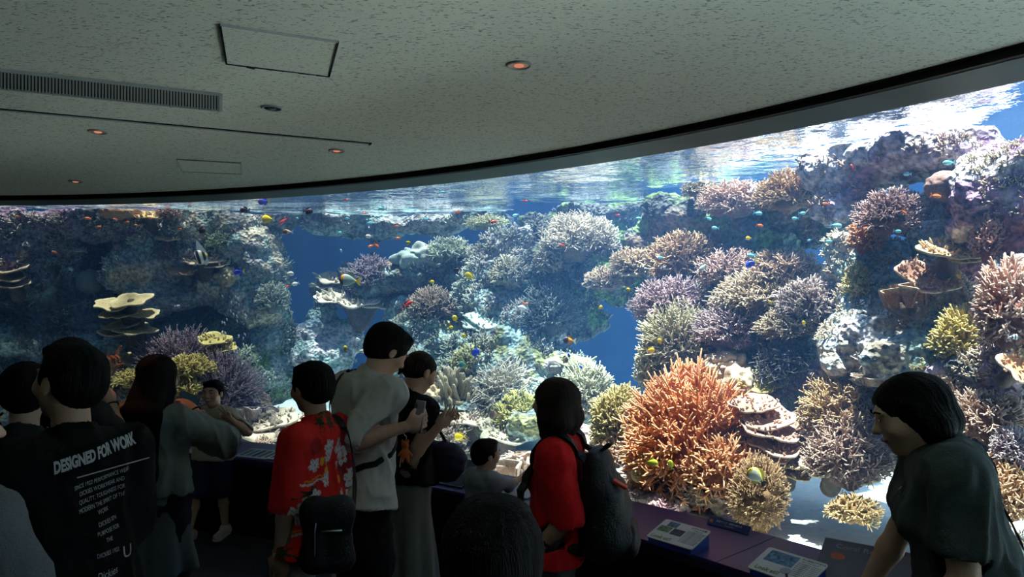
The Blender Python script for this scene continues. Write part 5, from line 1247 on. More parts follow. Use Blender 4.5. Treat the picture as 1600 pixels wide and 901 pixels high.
def surf_strap(s_objs, path, width, thick, mat, name, parent, lift=.004, closest=True, maxd=.03):
    """flat strap laid over the surfaces of the given meshes; path in the person's local space"""
    pts = smooth_path(path, 5); trees = []
    for o in s_objs:
        me = o.data; vs = [v.co.copy() for v in me.vertices]; ps = [tuple(p.vertices) for p in me.polygons]
        trees.append(BVHTree.FromPolygons(vs, ps))
    out_, nr_ = [], []
    for p in pts:
        best = None
        for t in trees:
            h = t.find_nearest(p)
            if h[0] is not None:
                sd = (p-h[0]).dot(h[1])
                if best is None or sd < best[2]: best = (h[0], h[1], sd)
        if best and best[2] < maxd: q = best[0]+best[1]*lift; n = best[1]
        else: q = p; n = (best[1] if best else Vector((0,1,0)))
        out_.append(q); nr_.append(n)
    V, Fc = [], []
    for i, p in enumerate(out_):
        t = (out_[min(i+1,len(out_)-1)]-out_[max(i-1,0)]).normalized(); n = nr_[i]; b_ = t.cross(n)
        if b_.length < .1: b_ = Vector((1,0,0))
        b_.normalize(); n = b_.cross(t)
        for u, v in ((-1,-1),(1,-1),(1,1),(-1,1)): V.append(p+b_*u*width/2+n*v*thick/2)
    for i in range(len(out_)-1):
        for k in range(4): Fc.append((i*4+k, i*4+(k+1)%4, (i+1)*4+(k+1)%4, (i+1)*4+k))
    Fc.append((3,2,1,0)); m = (len(out_)-1)*4; Fc.append((m,m+1,m+2,m+3))
    return mesh_np(name, V, Fc, mat, parent, smooth=False)
def world_thing(name, label, cat, loc, group=None):
    e = empty(name, loc); tag(e, label, cat, group); return e

# where a head top shows at pixel (px,py) with depth Y: X and the height of the head top
def headpos(px, py, Y): p = P(px, py, Y); return p.x, p.z
m_phone = pbr('phone_shell', (.10,.10,.11), .35, .5); m_blackbag = pbr('black_nylon', (.012,.012,.014), .6, .3, .3, 120, .2); m_strap = pbr('black_strap', (.006,.006,.007), .6, .3)
m_metal = pbr('bright_metal', (.6,.6,.6), .3, .5, metal=1)
m_shoe = pbr('beige_shoe', (.60,.50,.43), .7, .3, .3, 60, .15); m_shoe_k = pbr('dark_shoe', (.03,.03,.03), .6, .3); m_sole = pbr('pale_sole', (.5,.47,.42), .7, .3)

# --- boy in the beige t-shirt
boy = Person('boy', 'person: small boy in beige t-shirt and navy shorts making a hand sign, facing the camera', P(335,700,5.25).x, 5.25, math.pi-.12, 1.16, head=(.05,-.02,.06), hh=.190, build=1.18,
    armL=((-.75,.10,-.62), (.62,.42,.66), 'v', (0,1,0)), armR=((.95,.35,-.25), (.75,-.1,.35), 'relax'), legs={'L':(-.075,-.02,.1), 'R':(.13,.12,-.35)}, skin=m_skin, res=.005)
boy.tee(cloth('beige_tee', (.50,.45,.36)), sleeve=.92, hem=-.12, g=.020, sg_=.014, belly=1.16, flare=.01)
boy.trousers(cloth('navy_shorts', (.03,.035,.08)), length=.46, flare=.012, g=.018)
boy.hair('short', seed=3); boy.face(smile=True); boy.shoes(m_shoe, m_sole)

# --- woman with long hair holding up a camera phone
x, zt = headpos(243,560,3.4)
longw = Person('longw', 'person: woman with waist-long dark hair in loose grey blouse holding up a phone', x-.01, 3.4, -.15, 1.53, head=(-.25,.12,0), female=True,
    armL=('ik', P(280,640,3.66), 'grip', (1,0,0), (-1,-.1,-.25)), armR=('ik', P(302,640,3.62), 'grip', (-1,.2,0), (1,.1,-.9)), legs={'L':(-.09,.03,0),'R':(.10,-.02,0)})
m_blouse = cloth('grey_green_blouse', (.20,.23,.22)); m_denim_g = cloth('grey_jacket', (.13,.15,.16))
longw.tee(m_blouse, hem=.06, g=.03, sg_=.045, long=False, sleeve=1.12, name='blouse', wr=.012)
longw.trousers(cloth('dark_trousers', (.02,.022,.035)), g=.02)
longw.skirt(m_denim_g, .46, r1=.20, name='tied_jacket', z0=.10, n=7)
longw.hair('long', length=.42, seed=5); longw.shoes(m_shoe_k)
ph_c = longw.palm['R'].lerp(longw.palm['L'], .5)+Vector((-.0,.01,.03))
cam_o = world_thing('phone', 'dark phone held up in both hands by the long-haired woman', 'phone', longw.w(ph_c))
bm = bmesh.new(); add_box(bm, (0,0,0), (.12,.010,.068), Matrix.Rotation(.35,3,'Y') @ Rz(-.2), .003); bm_obj('phone_shell', bm, m_phone, cam_o)
bm = bmesh.new(); add_box(bm, (0,-.0062,0), (.108,.002,.060), Matrix.Rotation(.35,3,'Y') @ Rz(-.2)); bm_obj('screen', bm, emis('camera_screen', (.02,.06,.08), .12), cam_o)
# bracelets on her right wrist
for q, c in ((.0, m_strap), (.03, pbr('tan_band', (.6,.35,.25), .6))):
    el, wr, w_, _, _ = longw.arms['R']; c0 = wr-w_*(.012+q)
    a = w_.orthogonal().normalized(); b_ = w_.cross(a); rr = .030 if q == 0 else .033
    V, Fc = tube_mesh([c0+(a*math.cos(t)+b_*math.sin(t))*rr for t in np.linspace(0, 2*math.pi, 21)], .0045, 6); mesh_np('bracelet', V, Fc, c, longw.root)

# --- young man in the black printed t-shirt
x, zt = headpos(112,545,1.95)
bman = Person('bman', 'person: man in black t-shirt with white printed text down the back, looking left', x-.105, 2.12, .95, 1.665, head=(.25,-.05,.10), build=.98, lean=(.02,0),
    armL=((-.2,.25,-1),(.1,.6,-.6),'relax'), armR=((.10,.12,-1),(-.1,.55,-.8),'relax'), skin=m_skin_d, res=.005)
m_btee = cloth('black_tee', (.006,.006,.006))
bt = bman.tee(m_btee, sleeve=.95, hem=-.18, g=.026, sg_=.03, flare=.02)
bman.trousers(cloth('black_trousers', (.012,.012,.014))); bman.hair('short', seed=9, sc=1.0); bman.shoes(m_shoe_k)
# printed text laid on the back
def print_text(body, size, local_x, local_z, mat, person, shirt, back=True, align='CENTER', rot=0, shear=0, sx=1.0, name='printed_lettering', bold=0):
    cu = bpy.data.curves.new('lettering', 'FONT'); cu.body = body; cu.size = size; cu.align_x = align; cu.align_y = 'CENTER'; cu.shear = shear; cu.resolution_u = 3; cu.offset = bold
    to = bpy.data.objects.new('lettering', cu); C.objects.link(to); dg = bpy.context.evaluated_depsgraph_get()
    me = bpy.data.meshes.new_from_object(to.evaluated_get(dg)); bpy.data.objects.remove(to); bpy.data.curves.remove(cu)
    bm = bmesh.new(); bm.from_mesh(me); bpy.data.meshes.remove(me)
    for _ in range(2): bmesh.ops.subdivide_edges(bm, edges=[e for e in bm.edges if e.calc_length() > .012], cuts=1)
    bmesh.ops.triangulate(bm, faces=bm.faces)
    if 'tree' not in shirt.keys():
        pass
    t = BVHTree.FromPolygons([v.co.copy() for v in shirt.data.vertices], [tuple(p.vertices) for p in shirt.data.polygons])
    bad = []
    cr_, sr_ = math.cos(rot), math.sin(rot)
    for v in bm.verts:
        lx = v.co.x*cr_*sx-v.co.y*sr_; lz = v.co.x*sr_+v.co.y*cr_
        o_ = Vector((local_x+lx, -1.0, local_z+lz)); h = t.ray_cast(o_, Vector((0,1,0)))
        if h[0] is None: bad.append(v); continue
        v.co = h[0]+Vector((0,-.0025,0))+h[1]*.0005
    bmesh.ops.delete(bm, geom=bad, context='VERTS')
    me = bpy.data.meshes.new(name); bm.to_mesh(me); bm.free(); me.materials.append(mat)
    o = bpy.data.objects.new(name, me); link(o, person.root); return o
m_print = pbr('white_print', (.42,.42,.42), .8, .1); m_print2 = pbr('orange_print', (.40,.13,.03), .8, .1)
zc = bman.neck.z-.06
tx = .0
print_text('DESIGNED FOR WORK', .046, tx+.03, zc+.02, m_print, bman, bt, rot=.10, shear=.12, sx=.50, bold=.0022)
surf_strap([bt], [(tx-.07,-.2,zc-.016),(tx+.03,-.2,zc-.006),(tx+.13,-.2,zc+.004)], .003, .001, m_print, 'printed_rule', bman.root, lift=.003)
for i, ln in enumerate(['SINCE 1922 PERFORMANCE WEAR', 'DICKIES WORKWEAR AND', 'QUALITY, TOUGHNESS FOR', 'MODERN THE SPIRIT OF THE', 'WORK']):
    print_text(ln, .019, tx+.045, zc-.056-i*.024, m_print, bman, bt, rot=.10, sx=.55)
for i, ln in enumerate(['DICKIES 874', 'PURPOSE FOR', 'THE']): print_text(ln, .018, tx+.055, zc-.185-i*.026, m_print, bman, bt, rot=.08, sx=.6)
print_text('DICKIES 1922', .018, tx+.05, zc-.275, m_print, bman, bt, rot=.06, sx=.6)
print_text('Dickies', .032, tx+.045, zc-.335, m_print, bman, bt, rot=.12, shear=.3, sx=.6)
print_text('U', .050, tx+.11, zc-.29, m_print, bman, bt)
for i, ln in enumerate(['THE ORIGINAL', 'FORT', 'WORTH TEXAS']): print_text(ln, .017, tx+.05, zc-.40-i*.025, m_print, bman, bt, rot=.1, sx=.6)

# --- person in a dark cap, arms raised, behind the printed t-shirt
x, zt = headpos(90,516,2.95)
capm = Person('capm', 'person: dark-capped figure pointing at the fish over the shoulder of the printed t-shirt man', x-.01, 3.05, -.35, 1.625, head=(1.0,0,0),
    armL=('ik', P(165,586,3.32), 'point', (0,0,-1), (-.3,.3,-1)), armR=('ik', P(172,628,3.30), 'fist', (-1,0,0), (.6,0,-1)), res=.005)
capm.tee(cloth('charcoal_tee', (.025,.025,.028)), hem=-.1); capm.trousers(cloth('charcoal_trousers', (.02,.02,.022))); capm.hair('short'); capm.shoes(m_shoe_k)
S = Sdf(.006); S.ell(capm.h((0,-.014,.050)), Vector((.098,.118,.085))*capm.hs, capm.Rh, .01); S.plane(capm.h((0,0,.028)), capm.Rh@Vector((0,0,1))); S.ell(capm.h((0,.11,.038)), Vector((.075,.085,.012))*capm.hs, capm.Rh, .015)
capm.add('cap', S, cloth('black_cap', (.012,.012,.013)), .001)
el, wr, w_, _, _ = capm.arms['R']; a = w_.orthogonal().normalized(); b_ = w_.cross(a)
V, Fc = tube_mesh([wr-w_*.02+(a*math.cos(t)+b_*math.sin(t))*.030 for t in np.linspace(0, 2*math.pi, 21)], .004, 6); mesh_np('bracelet', V, Fc, m_strap, capm.root)

# --- short-haired person with a hand on the neck, far left
x, zt = headpos(38,548,2.6)
handn = Person('handn', 'person: dark-haired figure with one hand resting on the neck, at the far left', x, 2.6, .1, 1.56, head=(.3,.1,0),
    armL=((-.3,.2,-1),(0,.6,-.6),'relax'), armR=((.75,.1,-.70),(-.78,-.16,.80),'relax',(0,1,0)), skin=m_skin)
handn.tee(cloth('dark_teal_tee', (.02,.03,.035)), hem=-.1); handn.trousers(cloth('black_jeans', (.015,.015,.02))); handn.hair('short', sc=1.06); handn.shoes(m_shoe_k)

# --- denim jacket at the lower left
x, zt = headpos(-42,592,1.78)
den = Person('den', 'person: someone in a grey denim jacket cut off by the lower left corner', x-.028, 1.72, -.12, 1.59, head=(-.50,.05,0), female=True,
    armL=((-.3,.2,-1),(.1,.8,-.5),'relax'), armR=((.30,.20,-1),(-.2,.8,-.5),'relax'), skin=skin_mat('skin_warm', (.62,.38,.27)), res=.005)
m_denim = cloth('grey_denim', (.15,.17,.185), bump=.5, var=.2)
dj = den.tee(m_denim, long=True, hem=-.02, g=.034, sg_=.026, name='denim_jacket', wr=.009, neck=.01)
den.trousers(cloth('dark_jeans', (.02,.025,.04))); den.hair('short', sc=1.08, seed=4); den.face(); den.shoes(m_shoe_k)
m_stitch = pbr('denim_seam', (.03,.033,.036), .9, .1)
zc = den.neck.z
for off in (0, .012):
    surf_strap([dj], [(-.20,-.16,zc-.135-off),(-.08,-.18,zc-.125-off),(.0,-.18,zc-.125-off),(.10,-.17,zc-.13-off),(.165,-.12,zc-.14-off)], .005, .003, m_stitch, 'seam', den.root, lift=.004, maxd=.4)
    surf_strap([dj], [(.155+off,-.02,zc+.0),(.165+off,-.07,zc-.05),(.158+off,-.10,zc-.11),(.150+off,-.10,zc-.18)], .005, .003, m_stitch, 'seam', den.root, lift=.004, maxd=.4)
    surf_strap([dj], [(.095+off,-.17,zc-.15),(.085+off,-.18,zc-.25),(.07+off,-.18,zc-.40)], .005, .003, m_stitch, 'seam', den.root, lift=.004, maxd=.4)
    surf_strap([dj], [(-.095-off,-.17,zc-.15),(-.085-off,-.18,zc-.25),(-.07-off,-.18,zc-.40)], .005, .003, m_stitch, 'seam', den.root, lift=.004, maxd=.4)

# --- aloha shirt
x, zt = headpos(481,562,3.0)
alo = Person('alo', 'person: elderly man in a red aloha shirt with white hibiscus flowers, carrying a black bag', x+.02, 3.0, 1.2, 1.53, head=(-.25,.10,0), build=.86, lean=(-.03,.0),
    armL=((-.06,.12,-1),(.03,.20,-1),'relax'), armR=((.10,.06,-1),(.0,.25,-1),'relax'), skin=m_skin_d)
def aloha(V, Nn):
    a = np.arctan2(V[:,0], -V[:,1]); u = a*.17; v = V[:,2].copy()
    arm = np.abs(V[:,0]) > .20; u = np.where(arm, V[:,1]+.9*np.sign(V[:,0]), u)
    n = len(V); base = np.array([.62,.018,.012]); col = np.tile(base, (n,1))
    w1 = fbm(np.stack([u*7, v*7, u*0],1), 2, 4); col = np.where((w1 > .35)[:,None], np.array([.30,.01,.012]), col)
    # mountain bands
    wv = np.sin(v*30+np.sin(u*18)*1.5+vnoise(np.stack([u*9,v*3,u*0],1),2)*2)
    rng = np.random.default_rng(7)
    def put(mask, c):
        col[mask] = c
    for _ in range(46):                                   # palms and leaves
        uc, vc = rng.uniform(-.55,.55), rng.uniform(.6,1.3)
        for q in range(7):
            t = q/7*2*math.pi+rng.uniform(-.2,.2); L_ = .05
            du, dv = u-uc, v-vc; al = du*math.cos(t)+dv*math.sin(t); pe = -du*math.sin(t)+dv*math.cos(t)+al*al*4
            put((al > 0) & (al < L_) & (np.abs(pe) < .0065*(1-al/L_)+.002), (.012,.05,.018))
    for _ in range(14):                                   # sun and volcano patches
        uc, vc = rng.uniform(-.55,.55), rng.uniform(.6,1.3); d = np.hypot(u-uc, v-vc)
        put(d < .018, (.75,.38,.02)); 
    for _ in range(18):
        uc, vc = rng.uniform(-.55,.55), rng.uniform(.6,1.3); du, dv = u-uc, v-vc
        put((np.abs(du) < (.035+dv)*.55) & (dv < .0) & (dv > -.035), (.55,.50,.48))
    for _ in range(10):
        uc, vc = rng.uniform(-.55,.55), rng.uniform(.6,1.3); du, dv = u-uc, v-vc
        put((np.abs(dv-np.sin(du*60)*.006) < .0045) & (np.abs(du) < .06), (.60,.50,.45)); put((np.abs(dv-.014-np.sin(du*60)*.006) < .003) & (np.abs(du) < .05), (.7,.3,.03))
    for _ in range(60):                                   # hibiscus
        uc, vc = rng.uniform(-.55,.55), rng.uniform(.62,1.22); rr = rng.uniform(.030,.046); du, dv = u-uc, v-vc
        r = np.hypot(du,dv); t = np.arctan2(dv,du)+rng.uniform(0,6)
        pet = rr*(.42+.58*np.abs(np.cos(t*2.5))**.6)
        m = r < pet; put(m, (.66,.64,.64)); put(m & (np.abs(np.cos(t*2.5)) > .985) & (r > rr*.25), (.35,.2,.25)); put(r < rr*.18, (.6,.1,.08))
    return {'col': col}
m_aloha = pbr('aloha_print', (1,1,1), .8, .2, .2, 200, .05, attr='col')
sh_a = alo.tee(m_aloha, sleeve=1.0, hem=-.24, g=.030, sg_=.036, flare=.015, name='aloha_shirt', attrs=aloha, res=.005, wr=.006)
alo.trousers(cloth('khaki_trousers', (.22,.20,.15)), g=.004); alo.hair('old', seed=21, sc=1.06); alo.shoes(m_shoe_k)
bag_l = Matrix.Rotation(-1.2,3,'Z') @ (P(512,832,2.83)-Vector((alo.root.location.x,3.0,0)))
bag = world_thing('shoulder_bag', 'black shoulder bag hanging at the hip of the man in the aloha shirt', 'bag', alo.w(bag_l)); bag.rotation_euler = (0,0,.15)
S = Sdf(.006); S.cap((-.055,0,-.11),(.055,0,-.11),.045,None,.02,(Vector((0,1,0)),.8)); S.cap((-.055,0,.08),(.055,0,.08),.045,None,.10,(Vector((0,1,0)),.7)); S.cap((-.05,0,-.1),(-.05,0,.1),.045,None,.05,(Vector((0,1,0)),.8)); S.cap((.05,0,-.1),(.05,0,.1),.045,None,.05,(Vector((0,1,0)),.8))
V, Fq = S.mesh(); mesh_np('pouch', V, Fq, m_blackbag, bag)
tube_obj('zip', [(-.045,-.041,-.11),(-.045,-.044,.02),(-.04,-.040,.06)], .0025, m_metal, bag, 6); tube_obj('zip', [(-.02,-.044,.02),(.06,-.042,.02)], .0035, m_metal, bag, 6)
bi = bag.matrix_basis.inverted()
for q in (-.012,):
    path = [bag_l+Vector((-.02,.0,.12)), Vector((-.02,-.20,alo.neck.z-.40)), Vector((.03,-.19,alo.neck.z-.2)), Vector((.09,-.10,alo.neck.z-.02)), Vector((.10,.02,alo.neck.z-.02)), Vector((.04,.16,alo.neck.z-.2)), Vector((-.10,.16,alo.pel.z+.06)), bag_l+Vector((-.04,.06,.10))]
    st = surf_strap([sh_a], path, .022, .004, m_strap, 'strap', None, lift=.005)
    st.data.transform(bi @ alo.root.matrix_basis); st.parent = bag

# --- man in white
wm = Person('wm', 'person: tall man in white t-shirt and black shorts bending over his phone', P(552,600,3.35).x, 3.35, -.80, 1.71, head=(-.15,.60,0), lean=(.22,.0), build=1.15,
    armL=((-.2,.55,-1),(.5,.8,.15),'grip',(1,0,0)), armR=('ik', P(632,667,3.22), 'grip', (-1,0,.3), (.55,-.08,-1)), res=.005)
m_white = cloth('white_tee', (.50,.50,.46))
sh_w = wm.tee(m_white, sleeve=.92, hem=-.20, g=.034, sg_=.034, flare=.028, wr=.009, seed=12)
wm.trousers(cloth('black_shorts', (.014,.014,.016)), length=.47, g=.025, flare=.015); wm.hair('short', seed=13, sc=1.10); wm.face(); wm.shoes(m_shoe_k)
phc = wm.palm['R']+Vector((-.012,.035,.03)); ph = world_thing('phone', 'pale grey phone in the hand of the tall man in white', 'phone', wm.w(phc)); ph.rotation_euler = (0,0,-.85)
rot = Matrix.Rotation(.75,3,'X'); bm = bmesh.new(); add_box(bm, (0,0,0), (.072,.009,.15), rot @ Matrix.Rotation(-.9,3,'X'), .003); bm_obj('phone_shell', bm, pbr('grey_phone', (.32,.32,.35), .35, .5), ph)
bm = bmesh.new(); add_box(bm, (-.018,-.006,.045), (.022,.004,.03), rot @ Matrix.Rotation(-.9,3,'X'), .001); bm_obj('camera_bump', bm, m_phone, ph)
sb_l = Vector((-.02,-.17,wm.pel.z+.04))
sbag = world_thing('crossbody_bag', 'dark crossbody bag on the side of the tall man in white', 'bag', wm.w(sb_l)); sbag.rotation_euler = (0,0,-.85)
S = Sdf(.007); S.cap((-.08,0,0),(.08,0,.02),.055,.05,.02,(Vector((0,1,0)),.6)); V, Fq = S.mesh(); mesh_np('pouch', V, Fq, pbr('navy_nylon', (.02,.022,.035), .6, .3, .3, 90, .2), sbag)
st = surf_strap([sh_w], [sb_l+Vector((-.08,0,.02)), Vector((-.16,-.12,wm.pel.z+.22)), Vector((-.13,-.10,wm.neck.z-.15))+Vector((0,.05,0)), wm.sh['L']+Vector((.05,-.02,.07)), wm.neck+Vector((-.07,.08,-.03)), wm.neck+Vector((0,.16,-.2)), Vector((.17,.10,wm.pel.z+.16)), Vector((.15,-.08,wm.pel.z+.08)), sb_l+Vector((.08,0,.02))], .028, .004, m_strap, 'strap', None, lift=.006)
st.data.transform(sbag.matrix_basis.inverted() @ wm.root.matrix_basis); st.parent = sbag

# --- woman in black
bw = Person('bw', 'person: woman with tied-up hair in black t-shirt and long grey skirt, looking at her phone', P(634,600,3.68).x, 3.68, -.75, 1.54, head=(-.10,.50,0), lean=(.08,0), female=True, build=.95,
    armL=('ik', P(688,658,3.62), 'grip', (1,0,0), (-.4,0,-1)), armR=('ik', P(684,668,3.52), 'relax', (-1,0,0), (.3,-.3,-1)), res=.005)
sh_b = bw.tee(cloth('plain_black_tee', (.010,.010,.012)), sleeve=1.02, hem=.02, g=.030, sg_=.045, flare=.03); bw.skirt(cloth('grey_skirt', (.22,.23,.22)), .20, r1=.18, z0=.12); bw.hair('bun', m_hair_b, seed=17); bw.face(); bw.shoes(m_shoe_k)
phc = bw.palm['R'].lerp(bw.palm['L'],.35)+Vector((0,.04,.04)); ph = world_thing('phone', 'thin dark phone between the hands of the woman in black', 'phone', bw.w(phc)); ph.rotation_euler = (0,0,-.75)
bm = bmesh.new(); add_box(bm, (0,0,0), (.075,.14,.009), Matrix.Rotation(-.1,3,'X'), .003); bm_obj('phone_shell', bm, m_phone, ph)
bm = bmesh.new(); add_box(bm, (0,0,.0055), (.068,.13,.002), Matrix.Rotation(-.1,3,'X')); bm_obj('screen', bm, pbr('dark_screen', (.02,.02,.03), .1, .5), ph)
tb = world_thing('tote_bag', 'large navy tote bag on the arm of the woman in black', 'bag', P(682,712,3.72)); tb.rotation_euler = (0,.0,-.45)
S = Sdf(.008); S.cap((-.10,0,.0),(.10,0,.0),.085,.075,.04,(Vector((0,1,0)),.75)); S.cap((-.13,0,-.05),(.07,0,-.06),.06,None,.06,(Vector((0,1,0)),.8)); V, Fq = S.mesh(); V = V+vnormals(V,Fq)*((1-np.abs(fbm(V*np.array([9,9,16]),2,3))*2)*.010)[:,None]; mesh_np('pouch', V, Fq, pbr('navy_bag', (.022,.022,.05), .6, .25, .3, 70, .2), tb)
tube_obj('handle', smooth_path([(-.11,0,.05),(-.08,-.01,.14),(-.03,-.02,.17),(.02,-.01,.14),(.07,0,.06)]), .009, pbr('navy_handle', (.02,.02,.045), .6), tb, 8)
pl = world_thing('plush_charm', 'orange plush keychain dangling beside the woman in black', 'plush toy', P(633,692,3.42))
S = Sdf(.004); S.ell((0,0,-.01), (.019,.017,.019), k=.008); S.ell((0,0,-.048), (.021,.017,.026), k=.008)
for sg in (-1,1): S.ell((sg*.014,0,.010), (.007,.006,.009), k=.006); S.cap((sg*.014,0,-.04),(sg*.030,0,-.058),.008,.007,.005); S.cap((sg*.010,0,-.066),(sg*.014,0,-.088),.009,.008,.005)
V, Fq = S.mesh(); mesh_np('plush_body', V, Fq, pbr('orange_plush', (.60,.16,.05), .95, .1, .5, 200, .2), pl); tube_obj('cord', smooth_path([(0,0,.008),(.006,0,.03),(-.006,0,.045),(0,0,.055)]), .0018, m_metal, pl, 5); tube_obj('ribbon', smooth_path([(-.012,0,-.05),(-.022,0,-.08),(-.026,0,-.115)]), .003, pbr('cream_ribbon', (.5,.45,.38), .8), pl, 5)

# --- toddler touching the glass
x, zt = headpos(755,690,4.22)
tod = Person('tod', 'person: toddler in a grey t-shirt stretching one arm along the window', x, 4.22, -.75, .885, head=(-.30,.05,0), hh=.185, build=1.2,
    armL=((-.4,.5,-.9),(.1,.8,-.2),'relax'), armR=('ik', P(818,742,4.35), 'flat', (0,0,-1), (0,0,-1)), res=.005)
tod.tee(cloth('grey_tee', (.26,.28,.30)), sleeve=.9, hem=-.12, g=.02, sg_=.016, belly=1.15); tod.trousers(cloth('grey_shorts', (.08,.09,.10)), length=.46); tod.hair('short', seed=25); tod.face(); tod.shoes(m_shoe)

# --- red shirt
x, zt = headpos(862,580,2.9)
red = Person('red', 'person: shoulder-length-haired figure in a bright red t-shirt wearing a black backpack', x+.02, 2.9, 1.30, 1.47, head=(-.20,.0,0), build=1.0, lean=(-.02,0),
    armL=((-.10,-.26,-1),(.08,.75,-.75),'relax'), armR=((.2,.3,-1),(0,.6,-.8),'relax'), skin=m_skin_d, female=True, res=.005)
m_red = cloth('red_tee', (.62,.010,.012), sheen=.05)
sh_r = red.tee(m_red, sleeve=1.0, hem=-.16, g=.026, sg_=.028, flare=.015, wr=.008, seed=31); red.trousers(cloth('olive_trousers', (.12,.12,.09)), g=.004); red.hair('bob', m_hair_b, seed=33, length=.28); red.shoes(m_shoe_k)
bp_l = Vector((-.01,-.200,red.neck.z-.245))
bpk = world_thing('backpack', 'black backpack with a red luggage tag on the red-shirted back', 'backpack', red.w(bp_l)); bpk.rotation_euler = (0,0,1.30)
yx = Vector((0,1,0))
S = Sdf(.007); S.cap((-.07,0,-.13),(.07,0,-.13),.085,None,.06); S.cap((-.07,0,-.04),(.07,0,-.04),.088,None,.06); S.cap((-.065,.01,.05),(.065,.01,.05),.078,None,.08); S.cap((-.05,.03,.17),(.05,.03,.17),.05,None,.08); S.cap((-.05,-.055,-.12),(.05,-.055,-.12),.065,.065,.04); S.cap((-.045,-.05,-.02),(.045,-.05,-.02),.045,.045,.04)
V, Fq = S.mesh(); V = V+vnormals(V,Fq)*(fbm(V*14,2,5)*.006)[:,None]; mesh_np('pack_body', V, Fq, m_blackbag, bpk)
S = Sdf(.007); S.cap((-.05,-.105,-.16),(.05,-.105,-.16),.035,None,.03); S.cap((-.045,-.10,-.09),(.045,-.10,-.09),.03,None,.05); V, Fq = S.mesh(); mesh_np('front_pocket', V, Fq, m_blackbag, bpk)
tube_obj('zip', smooth_path([(-.08,-.06,-.10),(-.075,-.07,.0),(-.05,-.045,.09),(0,-.03,.12),(.05,-.045,.09)]), .0035, m_metal, bpk, 6); tube_obj('zip', smooth_path([(-.07,-.11,-.17),(-.06,-.115,-.10),(0,-.12,-.075)]), .003, m_metal, bpk, 6)
tube_obj('haul_loop', smooth_path([(-.03,.02,.21),(-.025,-.02,.235),(.025,-.02,.235),(.03,.02,.21)]), .007, m_strap, bpk, 8)
bm = bmesh.new(); add_box(bm, (-.075,-.07,.10), (.035,.06,.012), Matrix.Rotation(.5,3,'X'), .003); o = bm_obj('luggage_tag', bm, pbr('red_tag', (.6,.06,.03), .5), bpk); o['label'] = 'red luggage tag'
for sd in (-1,1):
    o = surf_strap([sh_r], [bp_l+Vector((sd*.06,.04,.17)), red.neck+Vector((sd*.10,-.06,-.01)), red.neck+Vector((sd*.11,.03,-.0)), red.neck+Vector((sd*.115,.12,-.12)), red.neck+Vector((sd*.13,.13,-.24)), red.neck+Vector((sd*.16,.03,-.38)), bp_l+Vector((sd*.07,.03,-.17))], .045, .010, m_strap, 'shoulder_strap', None, lift=.008)
    o.data.transform(bpk.matrix_basis.inverted() @ red.root.matrix_basis); o.parent = bpk

# --- dark head in the very foreground
x, zt = headpos(768,772,1.13)
fh = Person('fh', 'person: dark-haired head seen from behind at the bottom of the picture', x, 1.15, .0, 1.455, head=(0,.05,0), female=False, skin=m_skin)
fh.tee(cloth('dark_tee', (.03,.03,.035)), hem=-.1); fh.trousers(cloth('dark_slacks', (.02,.02,.025))); fh.hair('short', seed=41, sc=1.16); fh.shoes(m_shoe_k)

# --- woman at the right
rw = Person('rw', 'person: woman in dark green-grey t-shirt bending over the counter, at the right', P(1528,700,1.98).x, 1.98, 1.20, 1.675, head=(.10,.32,.05), lean=(.23,0), female=True, build=1.06, hh=.216, head_off=(0,.0,-.062),
    armL=((-.10,-.06,-1),(.0,.78,-.62),'relax'), armR=((.2,.3,-1),(0,.5,-1),'relax'), res=.005)
m_gtee = cloth('green_grey_tee', (.055,.07,.07))
sh_g = rw.tee(m_gtee, sleeve=.62, hem=-.14, g=.030, sg_=.028, flare=.03, wr=.010, seed=43); rw.trousers(cloth('black_slacks', (.015,.015,.018))); rw.hair('shoulder', seed=47); rw.face(); rw.shoes(m_shoe_k)
cb_l = Vector((-.15,-.17,rw.pel.z-.06))
cb = world_thing('crossbody_bag', 'small bag worn crossbody on a chain strap by the right-hand woman', 'bag', rw.w(cb_l)); cb.rotation_euler = (0,0,1.2)
S = Sdf(.007); S.cap((-.07,0,0),(.07,0,0),.05,None,.02,(Vector((0,1,0)),.6)); V, Fq = S.mesh(); mesh_np('pouch', V, Fq, m_blackbag, cb)
n_ = rw.neck
path = [n_+Vector((.10,.04,-.02)), n_+Vector((.06,-.05,.01)), n_+Vector((.0,-.13,-.05)), n_+Vector((-.05,-.20,-.15)), n_+Vector((-.09,-.22,-.27)), Vector((-.13,-.16,rw.pel.z+.08)), cb_l+Vector((-.0,-.01,.05))]
st = surf_strap([sh_g], path, .014, .004, pbr('grey_strap', (.05,.06,.065), .5, .4), 'strap', None, lift=.006, maxd=.25); M = cb.matrix_basis.inverted() @ rw.root.matrix_basis; st.data.transform(M); st.parent = cb
# chain links at the strap end
pp = smooth_path(path, 5); bmV, bmF = [], []
for i in range(9):
    p = pp[-12+i] if len(pp) > 12 else pp[i]
    q = (M @ p); V, Fc = tube_mesh([q+Vector((0, .008*math.cos(t)*(1 if i%2 else .3)-.006, .011*math.sin(t))) for t in np.linspace(0,2*math.pi,13)], .0022, 5)
    bmF += [tuple(k+len(bmV) for k in f) for f in Fc]; bmV += V
mesh_np('chain', bmV, bmF, m_metal, cb)
